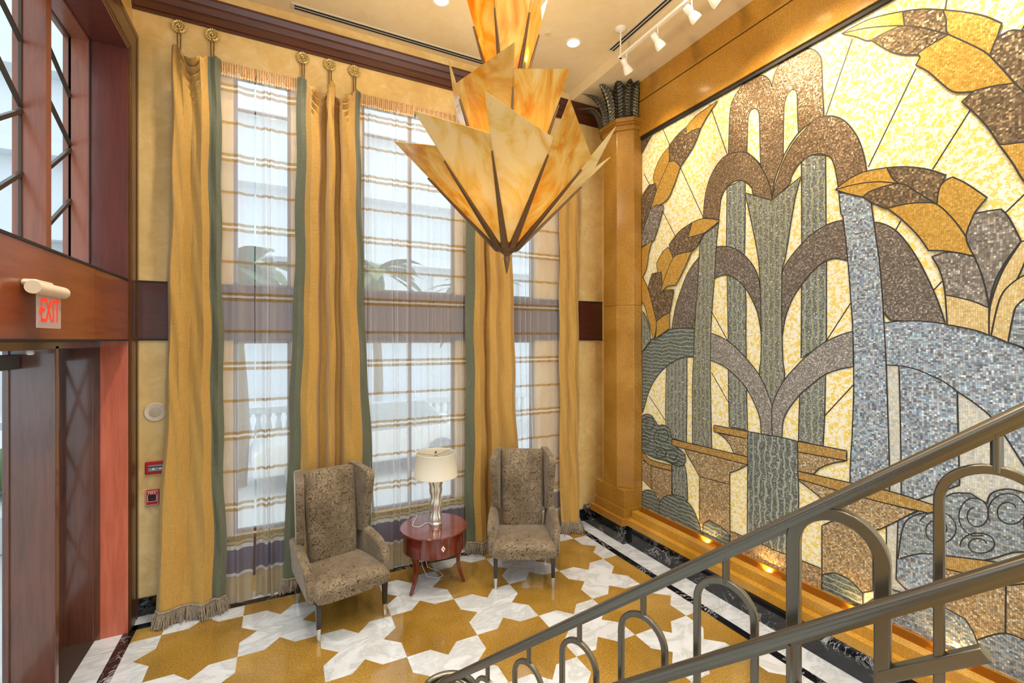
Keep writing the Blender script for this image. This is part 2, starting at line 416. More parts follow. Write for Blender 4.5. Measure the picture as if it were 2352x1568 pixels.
# mural tesserae
X['bg'] = m_tess('yellow and cream tesserae', [(.0, lin((226, 222, 206))), (.46, lin((238, 236, 224))), (.56, lin((230, 212, 130))), (.75, lin((222, 192, 60))), (1, lin((234, 212, 110)))], 74, (28, .74), .10, .3, .1, None, lin((214, 202, 164)))
X['bgp'] = m_tess('pale pearl tesserae', [(0, lin((176, 176, 170))), (.5, lin((204, 204, 196))), (.72, lin((222, 220, 208))), (.84, lin((216, 202, 136))), (1, lin((190, 200, 206)))], 50, (20, .5), .2, .26, .25, None, lin((150, 148, 140)))
X['arch'] = m_tess('lamp tinted bronze tesserae', [(0, lin((106, 86, 64))), (.5, lin((132, 109, 81))), (.85, lin((158, 132, 104))), (1, lin((202, 176, 143)))], 66, None, .34, .28, .5)  # arches go brown to grey downwards: lamp and daylight tints painted into tiles
X['arch2'] = m_tess('pewter tesserae', [(0, lin((100, 90, 81))), (.5, lin((121, 111, 100))), (.85, lin((149, 138, 128))), (1, lin((195, 186, 177)))], 66, None, .34, .28, .5)
X['arch3'] = m_tess('daylight tinted grey tesserae', [(0, lin((125, 121, 115))), (.5, lin((154, 149, 143))), (.85, lin((183, 178, 170))), (1, lin((230, 226, 221)))], 66, None, .34, .28, .45)
X['jet'] = m_tess('blue green jet tesserae', [(0, lin((100, 105, 96))), (.5, lin((134, 135, 122))), (.8, lin((160, 165, 160))), (.92, lin((153, 175, 194))), (1, lin((235, 240, 240)))], 66, None, .34, .28, .4, (5.5, 3.2, 2.0, lin((177, 184, 151)), 'Y'))
X['jet2'] = m_tess('grey green jet tesserae', [(0, lin((106, 106, 94))), (.5, lin((139, 136, 120))), (.8, lin((165, 164, 151))), (.93, lin((158, 174, 186))), (1, lin((233, 233, 226)))], 66, None, .34, .28, .4, (5.5, 3.0, 1.8, lin((167, 177, 141)), 'Y'))
X['fall'] = m_tess('slate waterfall tesserae', [(0, lin((87, 92, 89))), (.6, lin((117, 121, 119))), (.9, lin((149, 156, 154))), (1, lin((209, 216, 213)))], 66, None, .34, .28, .35, (5, 4.5, 1.8, lin((179, 193, 174)), 'Y'))
X['swirl'] = m_tess('green slate wave tesserae', [(0, lin((75, 85, 80))), (.6, lin((103, 112, 108))), (1, lin((140, 149, 144)))], 66, None, .3, .28, .3, (7, 5, 1.0, lin((170, 186, 170)), 'Z'))
X['swirlr'] = m_tess('blue wave tesserae', [(0, lin((104, 112, 122))), (.35, lin((136, 144, 150))), (.6, lin((160, 168, 172))), (.8, lin((136, 160, 176))), (1, lin((222, 224, 226)))], 48, None, .4, .24, .4, (6, 6, 1.0, lin((176, 188, 182)), 'Z'))
X['irid'] = m_tess('daylight tinted pearl tesserae', [(0, lin((110, 113, 124))), (.3, lin((151, 157, 167))), (.5, lin((187, 195, 201))), (.66, lin((140, 169, 199))), (.78, lin((211, 211, 206))), (.9, lin((162, 202, 217))), (1, lin((242, 242, 242)))], 46, None, .45, .22, .45, None, lin((79, 82, 88)))  # cool daylight tint painted into the lower tiles
X['irid2'] = X['irid']
X['goldl'] = m_tess('gold leaf tesserae', [(0, lin((188, 144, 58))), (.5, lin((204, 160, 72))), (1, lin((218, 180, 96)))], 48, None, .16, .28, .5, None, lin((136, 98, 36)))
X['goldp'] = m_tess('pale gold tesserae', [(0, lin((206, 176, 112))), (.5, lin((220, 194, 134))), (1, lin((232, 212, 164)))], 48, None, .16, .28, .4, None, lin((146, 120, 70)))
X['goldb'] = m_tess('gold basin tesserae', [(0, lin((176, 136, 66))), (.5, lin((196, 156, 84))), (1, lin((214, 180, 114)))], 52, None, .24, .28, .45)
X['brownl'] = m_tess('brown leaf tesserae', [(0, lin((92, 76, 58))), (.55, lin((116, 98, 74))), (.85, lin((146, 122, 92))), (1, lin((196, 168, 128)))], 46, None, .34, .28, .45)
X['greyl'] = m_tess('grey leaf tesserae', [(0, lin((112, 106, 98))), (.55, lin((142, 134, 124))), (.85, lin((170, 162, 150))), (1, lin((220, 214, 204)))], 46, None, .38, .24, .45)
X['tess'] = m_tess('mixed gold and brown tesserae', [(0, lin((128, 108, 80))), (.3, lin((168, 138, 92))), (.55, lin((200, 168, 114))), (.72, lin((164, 156, 140))), (.88, lin((216, 190, 142))), (1, lin((234, 222, 196)))], 54, None, .3, .28, .35)
X['line'] = m_plain('dark outline', lin((40, 36, 30)), .5)

# ================================================================ the setting
XL, XM, YB = -1.27, 4.2, 5.42          # left wall, mosaic wall and window wall planes
ZC, ZS = 6.10, 5.96                    # ceiling and dropped soffit heights
YN = -4.0                              # the lobby runs on behind the camera to here
YC = -.6                                # ceiling is modelled up to just behind the camera; the lobby beyond is open
P0, PITCH = (.905, 3.7275), .6225      # floor star grid

# ---- floor: white marble slab, golden star tiles laid in, black marble inlay stripes
def clip(poly, x0, x1, y0, y1):
    for ax, lim, sg in ((0, x0, 1), (0, x1, -1), (1, y0, 1), (1, y1, -1)):
        out = []
        for i, p in enumerate(poly):
            q = poly[(i + 1) % len(poly)]
            a = (p[ax] - lim) * sg; b = (q[ax] - lim) * sg
            if a >= 0: out.append(p)
            if a * b < 0:
                t = a / (a - b); out.append((p[0] + (q[0] - p[0]) * t, p[1] + (q[1] - p[1]) * t))
        poly = out
        if not poly: return []
    return poly
fl = MB()
fl.box(-1.80, 4.45, YN - .2, 5.60, -.12, 0, 0)
bx0, bx1, by1 = -1.182, 3.600, 5.165
h = PITCH / 2; tw, tl_ = .115, .127
for i in range(-5, 6):
    for j in range(-13, 4):
        if (i + j) % 2: continue
        cx, cy = P0[0] + h + i * PITCH, P0[1] + h + j * PITCH
        star = [(-h, -h), (-tw, -h), (0, -h - tl_), (tw, -h), (h, -h), (h, -tw), (h + tl_, 0), (h, tw), (h, h), (tw, h), (0, h + tl_), (-tw, h), (-h, h), (-h, tw), (-h - tl_, 0), (-h, -tw)]
        pl = clip([(cx + a, cy + b) for a, b in star], bx0, bx1, YN, by1)
        if len(pl) > 2: fl.add([(a, b, .0006) for a, b in pl], [list(range(len(pl)))], 1)
def strip(x0, x1, y0, y1, m=2): fl.add([(x0, y0, .0009), (x1, y0, .0009), (x1, y1, .0009), (x0, y1, .0009)], [(0, 1, 2, 3)], m)
strip(bx0 - .09, bx0, YN, by1 + .085); strip(bx1, bx1 + .085, YN, by1 + .085); strip(bx0 - .09, bx1 + .085, by1, by1 + .085)
for y in (4.9, 4.1, 3.3, 2.5, 1.7): fl.add([(-1.46, y, .001), (-1.272, y, .001), (-1.272, y + .004, .001), (-1.46, y + .004, .001)], [(0, 1, 2, 3)], 3)
for y in (4.4, 3.72, 3.05, 2.38, 1.7): fl.add([(3.685, y, .001), (3.93, y, .001), (3.93, y + .004, .001), (3.685, y + .004, .001)], [(0, 1, 2, 3)], 3)
floor = struct(fl.build('floor', [X['fwhite'], X['fgold'], X['fblack'], m_plain('stone joint', lin((150, 145, 138)), .5)]), 'polished marble floor of golden stars and white crosses inside a black border')
mt = MB(); mt.box(-1.80, -1.462, .9, 5.14, 0, .008)
tag(mt.build('entrance_mat', X['mat']), 'dark brown entrance mat inside the door threshold', 'mat')

# ---- window wall with its three tall openings (each split by the wood band)
WX = [(-.46, .07), (.80, 1.93), (2.56, 3.075)]
ZU, ZL, BT, BB = (3.158, 5.34), (.60, 2.60), 3.158, 2.60
wb = MB()
xs = [-1.60] + [q for w in WX for q in w] + [4.45]
for i in range(0, len(xs), 2): wb.box(xs[i], xs[i + 1], YB, YB + .18, 0, 6.3)
for a, b in WX:
    wb.box(a, b, YB, YB + .18, ZU[1], 6.3); wb.box(a, b, YB, YB + .18, BB, BT)
    wb.box(a, b, YB, YB + .18, 0, ZL[0])
struct(wb.build('wall_back', X['cream']), 'cream plaster wall with three tall windows behind voile')
bd = MB()
bd.box(-1.262, 4.3, YB - .012, YB, BB + .012, BT - .012, 0)
bd.box(-1.262, 4.3, YB - .018, YB, BT - .012, BT + .004, 1); bd.box(-1.262, 4.3, YB - .018, YB, BB - .004, BB + .012, 1)
struct(bd.build('trim_1', [X['dark'], X['black']]), 'dark wood band across the window wall at mid height')
for a, b in WX:
    sp = MB(); sp.box(a - .06, b + .06, YB - .01, YB - .001, .17, ZL[0] - .02, 0); sp.box(a - .04, b + .04, YB - .03, YB - .001, ZL[0] - .03, ZL[0], 0)
    struct(sp.build('trim_%d' % (7 + WX.index((a, b))), X['darkz']), 'dark wood panel and sill under a window')
wi = 0
for (a, b) in WX:
    for (z0, z1) in (ZU, ZL):
        wi += 1
        fr = MB(); w = .035
        y0, y1 = YB + .06, YB + .11
        fr.box(a, a + w, y0, y1, z0, z1); fr.box(b - w, b, y0, y1, z0, z1); fr.box(a, b, y0, y1, z0, z0 + w); fr.box(a, b, y0, y1, z1 - w, z1)
        if b - a > .8: fr.box((a + b) / 2 - .02, (a + b) / 2 + .02, y0, y1, z0, z1)
        if z0 > 3: fr.box(a, b, y0 + .01, y1 - .01, 4.98, 5.0)
        fo = struct(fr.build('window_%d' % wi, X['darkz']), 'tall dark framed window behind the voile')
        pn = MB(); pn.box(a + w, b - w, y0 + .02, y0 + .026, z0 + w, z1 - w); pn.build('pane', X['pane'], fo)
bb = MB(); bb.box(-1.262, -.5, YB - .022, YB, 0, .165); bb.box(.1, .78, YB - .022, YB, 0, .165); bb.box(1.95, 2.54, YB - .022, YB, 0, .165); bb.box(3.09, 3.86, YB - .022, YB, 0, .165)
struct(bb.build('baseboard_back', X['fblack']), 'black veined marble baseboard under the windows')

# ---- ceiling, soffit, crown
ce = MB(); ce.box(-1.6, 3.62, YC, 5.60, ZC, ZC + .15, 0)
struct(ce.build('ceiling', X['ceil']), 'cream plaster ceiling')
so = MB(); so.box(3.62, 4.45, YC, YB, ZS, ZC + .15, 0)
struct(so.build('trim_6', X['ceil']), 'lower cream soffit along the mosaic wall')
cr = MB()
prof = [(0, 5.71), (.018, 5.71), (.018, 5.735), (.035, 5.74), (.035, 5.80), (.042, 5.805), (.042, 5.812), (.05, 5.815), (.062, 5.87), (.066, 5.872), (.066, 5.882), (.074, 5.885), (.09, 5.935), (.095, 5.938), (.095, 5.955), (0, 5.955)]
cr.prism(prof, lambda u, v, t: (t, YB - u, v), -1.27, XM + .05, 0)
struct(cr.build('trim_2', X['dark'], angle=20), 'dark wood crown moulding along the window wall')

# ---- left wall with the timber entrance portal
YR, YE = 5.14, .55                      # far and near reveals of the portal
wl = MB()
wl.box(XL - .2, XL, YN, YB, 5.20, 6.3); wl.box(XL - .2, XL, YR + .012, YB + .1, 0, 5.2); wl.box(XL - .2, XL, YN, YE - .012, 0, 5.2)
struct(wl.build('wall_left', X['cream']), 'cream plaster wall above the timber entrance')
rv = MB()
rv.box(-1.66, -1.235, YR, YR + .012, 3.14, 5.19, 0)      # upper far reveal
rv.box(-1.425, -1.235, YR, YR + .012, 0, 2.592, 1)        # lower far reveal, reflected light put into its paler colour
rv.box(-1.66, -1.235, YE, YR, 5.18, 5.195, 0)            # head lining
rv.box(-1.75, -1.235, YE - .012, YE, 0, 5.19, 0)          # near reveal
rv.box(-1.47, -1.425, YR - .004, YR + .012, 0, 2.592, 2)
struct(rv.build('trim_10', [m_wood('upper reveal mahogany', lin((74, 34, 28)), lin((108, 56, 46)), 'z', .3), m_wood('reflection lit lower mahogany', lin((160, 74, 50)), lin((206, 112, 84)), 'z', .3), X['darkz']]), 'red mahogany lining of the entrance opening')
fa = MB()
fa.box(-1.60, -1.235, YE, 4.355, 2.606, 3.125, 0); fa.box(-1.60, -1.235, 4.359, YR + .01, 2.606, 3.125, 0)
fa.box(-1.62, -1.228, YE, YR, 3.125, 3.140, 1); fa.box(-1.62, -1.23, YE, YR, 2.592, 2.606, 1)
struct(fa.build('trim_3', [X['mahogy'], X['black']]), 'wide mahogany fascia between entrance doors and transom windows')
ca = MB()
prof = [(0, 0), (.034, .0), (.04, .012), (.04, .03), (.046, .036), (.05, .05), (.05, .15), (.044, .16), (.044, .20), (.05, .21), (.05, .255), (.044, .27), (0, .27)]
# u = projection from the wall, v = distance out from the opening
pts = []
path = [((YR + .006, 0), (1, 0)), ((YR + .006, 5.197), (1, 1)), ((YE - .006, 5.197), (-1, 1)), ((YE - .006, 0), (-1, 0))]
secs = []
for (y, z), (dy, dz) in path:
    secs.append([(XL + u, y + dy * v * (1 if dz == 0 else 1), z + dz * v) for u, v in prof])
n = len(prof)
for i in range(3):
    vs = secs[i] + secs[i + 1]
    ca.add(vs, [(k, (k + 1) % n, n + (k + 1) % n, n + k) for k in range(n)], 0)
struct(ca.build('trim_4', X['mould'], angle=20), 'stepped brown moulding framing the entrance')
# transom: frame, mullion, panes, slanted glazing bars
UX0, UX1, GX = -1.665, -1.492, -1.625
def rect_frame(m, y0, y1, z0, z1, x0, x1, w=.02):
    m.box(x0, x1, y0, y0 + w, z0, z1); m.box(x0, x1, y1 - w, y1, z0, z1); m.box(x0, x1, y0 + w, y1 - w, z0, z0 + w); m.box(x0, x1, y0 + w, y1 - w, z1 - w, z1)
mul_y = [4.325, 3.52, 2.72, 1.92, 1.12]
tr = MB()
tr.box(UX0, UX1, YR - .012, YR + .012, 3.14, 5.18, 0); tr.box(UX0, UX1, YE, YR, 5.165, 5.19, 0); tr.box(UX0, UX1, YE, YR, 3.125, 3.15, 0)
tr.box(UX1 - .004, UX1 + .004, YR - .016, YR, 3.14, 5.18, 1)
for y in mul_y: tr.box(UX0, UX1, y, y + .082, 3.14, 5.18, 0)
tro = struct(tr.build('window_7', [m_wood('sunlit mullion mahogany', lin((112, 60, 40)), lin((156, 92, 66)), 'z', .35), X['black']]), 'tall transom window over the entrance with slanted glazing bars')  # lighter mahogany copy with sunlight put into its colour
edges = [YR] + [q for y in mul_y for q in (y + .082, y)] + [YE]
gb = MB(); pn = MB()
for i in range(0, len(edges), 2):
    y1, y0 = edges[i], edges[i + 1]
    if y1 - y0 < .3: continue
    pn.box(GX - .006, GX, y0, y1, 3.14, 5.18)
    rect_frame(gb, y0, y1, 3.15, 5.17, GX - .004, GX + .012, .012)
    W = y1 - y0
    # two chevrons: bars fall to the far jamb above and rise to it below
    for (za, zb) in ((5.02, 4.66), (4.61, 4.25), (3.69, 4.22), (3.25, 3.79)) if i == 0 else ((5.00, 4.66), (4.65, 4.21), (3.74, 4.18), (3.28, 3.75)):
        gb.bar((GX + .006, y0, za), (GX + .006, y1, zb), .028, .022, 0, (1, 0, 0))
pn.build('pane', X['pane'], tro); gb.build('glazing_bar', X['black'] if False else m_plain('dark bronze bar', lin((66, 56, 44)), .4, .4), tro)
# entrance doors below: posts, sidelight with lattice, header, closer
LX0, LX1 = -1.715, -1.447
dr = MB()
dr.box(LX0 + .03, LX1 - .02, YR - .01, YR + .012, 0, 2.592, 0)
dr.box(LX0 + .01, LX1, 4.338, 4.395, 0, 2.56, 0); dr.box(LX0, LX0 + .035, 4.325, 4.408, 0, 2.56, 0)
for y in (2.95, 1.6): dr.box(LX0, LX1, y, y + .055, 0, 2.56, 0)
dr.box(LX0, LX1, YE, YR, 2.535, 2.592, 0)
dro = struct(dr.build('door_1', X['darkz'], bevel=.004), 'dark mahogany entrance door frame with deep posts')
sl = MB(); sx0, sx1 = LX0 + .01, LX0 + .05
sl.box(sx0, sx1, 4.395, 4.45, 0, 2.53, 0); sl.box(sx0, sx1, YR - .08, YR - .01, 0, 2.53, 0); sl.box(sx0, sx1, 4.45, YR - .08, 0, .32, 0); sl.box(sx0, sx1, 4.45, YR - .08, 2.42, 2.53, 0)
for k in range(3):
    z0 = .32 + k * .7
    sl.bar((sx0 + .02, 4.45, z0), (sx0 + .02, YR - .08, z0 + .7), .02, .02, 0, (1, 0, 0)); sl.bar((sx0 + .02, 4.45, z0 + .7), (sx0 + .02, YR - .08, z0), .02, .02, 0, (1, 0, 0))
sl.build('sidelight', X['darkz'], dro)
pl = MB(); pl.box(sx0 + .01, sx0 + .016, 4.45, YR - .08, .32, 2.42); pl.box(LX0 + .012, LX0 + .018, 3.02, 4.325, .02, 2.53); pl.box(LX0 + .012, LX0 + .018, 1.66, 2.95, .02, 2.53); pl.box(LX0 + .012, LX0 + .018, YE, 1.6, .02, 2.53)
pl.build('pane', X['pane'], dro)
cl = MB(); cl.box(LX0 + .02, LX0 + .09, 4.05, 4.325, 2.40, 2.50); cl.box(LX0 + .03, LX0 + .06, 3.7, 4.05, 2.50, 2.515)
cl.build('door_closer', m_plain('grey closer', lin((86, 82, 78)), .4, .4), dro, bevel=.004)
sr = MB(); sr.lathe([(.016, 0), (.022, -.02), (.012, -.03)], 12, (-1.52, 4.18, 2.53)); sr.build('door_sensor', X['white'], dro)

# ---- mosaic wall: structure, gold marble beam, stepped plinth
wr = MB(); wr.box(XM + .002, XM + .25, YN, YB + .18, 0, 6.3)
struct(wr.build('wall_right', X['cream']), 'wall behind the mosaic')
be = MB(); yb = 4.70
be.box(XM - .05, XM, YN, yb, 5.255, 5.695, 0); be.box(XM - .04, XM, YN, yb, 5.695, 5.71, 1); be.box(XM - .05, XM, YN, yb, 5.71, ZS + .01, 0); be.box(XM - .03, XM, YN, yb, 5.215, 5.255, 1)  # black strip below the beam paints its underside shadow
struct(be.build('trim_5', [X['beam'], X['black']]), 'polished gold marble beam above the mosaic')
pb = MB()
pb.box(3.93, XM, YN, 4.57, 0, .232, 1)
pb.box(3.92, XM, YN, 4.54, .232, .312, 0); pb.box(3.99, 4.085, YN, 4.54, .312, .402, 0)
pb.box(4.085, XM, YN, 4.54, .312, .335, 0)
pb.box(4.165, XM, YN, 4.54, .335, .425, 2)
struct(pb.build('baseboard_right', [X['beam'], X['fblack'], m_plain('copper lip', lin((196, 132, 44)), .25, .6)]), 'stepped gold marble ledge on black marble under the mosaic')

# ================================================================ marble column
def octo(x0, x1, y0, y1, c, z):
    return [(x0 + c, y0, z), (x1, y0, z), (x1, y1, z), (x0 + c, y1, z), (x0, y1 - c, z), (x0, y0 + c, z)]
col = thing('marble_column', 'gold marble corner column crowned with black bronze palm leaves', 'column', (4.05, 4.86, 0))
def C(m): return [((x - 4.05), (y - 4.86), z) for x, y, z in m]
c1 = MB(); c1.loft([C(octo(3.905, 4.19, 4.57, 5.15, .155, z)) for z in (.67, 3.05)], 0, False); c1.loft([C(octo(3.905, 4.19, 4.57, 5.15, .155, z)) for z in (3.053, 5.335)], 0, False)
c1.build('shaft', X['colstone'], col, bevel=.004)
c2 = MB(); q = lambda x0, x1, y0, y1, z0, z1, m: c2.box(x0 - 4.05, x1 - 4.05, y0 - 4.86, y1 - 4.86, z0, z1, m)
q(3.895, 4.19, 4.565, 5.155, .44, .67, 0); q(3.88, 4.19, 4.555, 5.17, .325, .44, 0); q(3.835, 4.19, 4.53, 5.21, .232, .325, 0); q(3.855, 4.19, 4.545, 5.40, 0, .232, 1)
c2.build('base', [X['colstone'], X['fblack']], col, bevel=.003)
c3 = MB()
for (e, z0, z1) in ((.012, 5.335, 5.40), (.03, 5.40, 5.425), (.045, 5.425, 5.475)):
    c3.loft([C(octo(3.905 - e, 4.19, 4.57 - e, 5.15 + e, .155, z)) for z in (z0, z1)], 0, False)
c3.build('capital', X['colstone'], col, bevel=.003)
def palm_leaf(base, out, height, curl, w=.095, twist=0):
    """one upright bronze leaf: a ribbed, V-folded blade that curls outward at the tip"""
    m = MB(); o = Vector((out[0], out[1], 0)).normalized(); s = Vector((-o.y, o.x, 0))
    n = 16
    def P(u, v):
        k = v; lean = curl * k ** 2.4
        c = Vector(base) + o * lean + Vector((0, 0, height * k - .75 * abs(curl) * max(0, k - .62) ** 1.6 * 2.2))
        wd = w * (.86 + .34 * math.sin(PI * min(1, k * 1.15)) ) * (1 - max(0, (k - .66) / .34) ** 1.7) ** .9 + .004
        x = (u - .5) * 2
        fold = -.042 * abs(x) ** 1.2 * (1 - .45 * k) + .011 * math.sin((k * 13 - abs(x) * 1.1) * 2 * PI) * min(1, abs(x) * 2.5)
        mid = .016 * math.exp(-(x / .14) ** 2)
        return c + s * x * wd / 2 + o * (fold + mid)
    m.grid(P, 18, 110)
    return m.build('palm_leaf', X['bronze'], col, thick=.012, angle=60)
for (bx, by, ox, oy, hh, cu, w) in ((3.94, 5.12, -.45, .9, .47, .28, .10), (3.90, 5.05, -.85, .55, .42, .30, .10), (3.885, 4.95, -1, .3, .53, .30, .115), (3.885, 4.83, -1, .05, .60, .22, .125),
                                   (3.92, 4.70, -.85, -.5, .57, .07, .135), (4.02, 4.61, -.45, -.9, .53, .06, .13), (4.115, 4.575, -.15, -1, .52, .03, .12), (4.10, 5.13, 0, 1, .46, .16, .10), (3.965, 4.655, -.7, -.7, .44, .05, .10)):
    palm_leaf((bx - 4.05, by - 4.86, 5.475), (ox, oy), hh, cu, w)

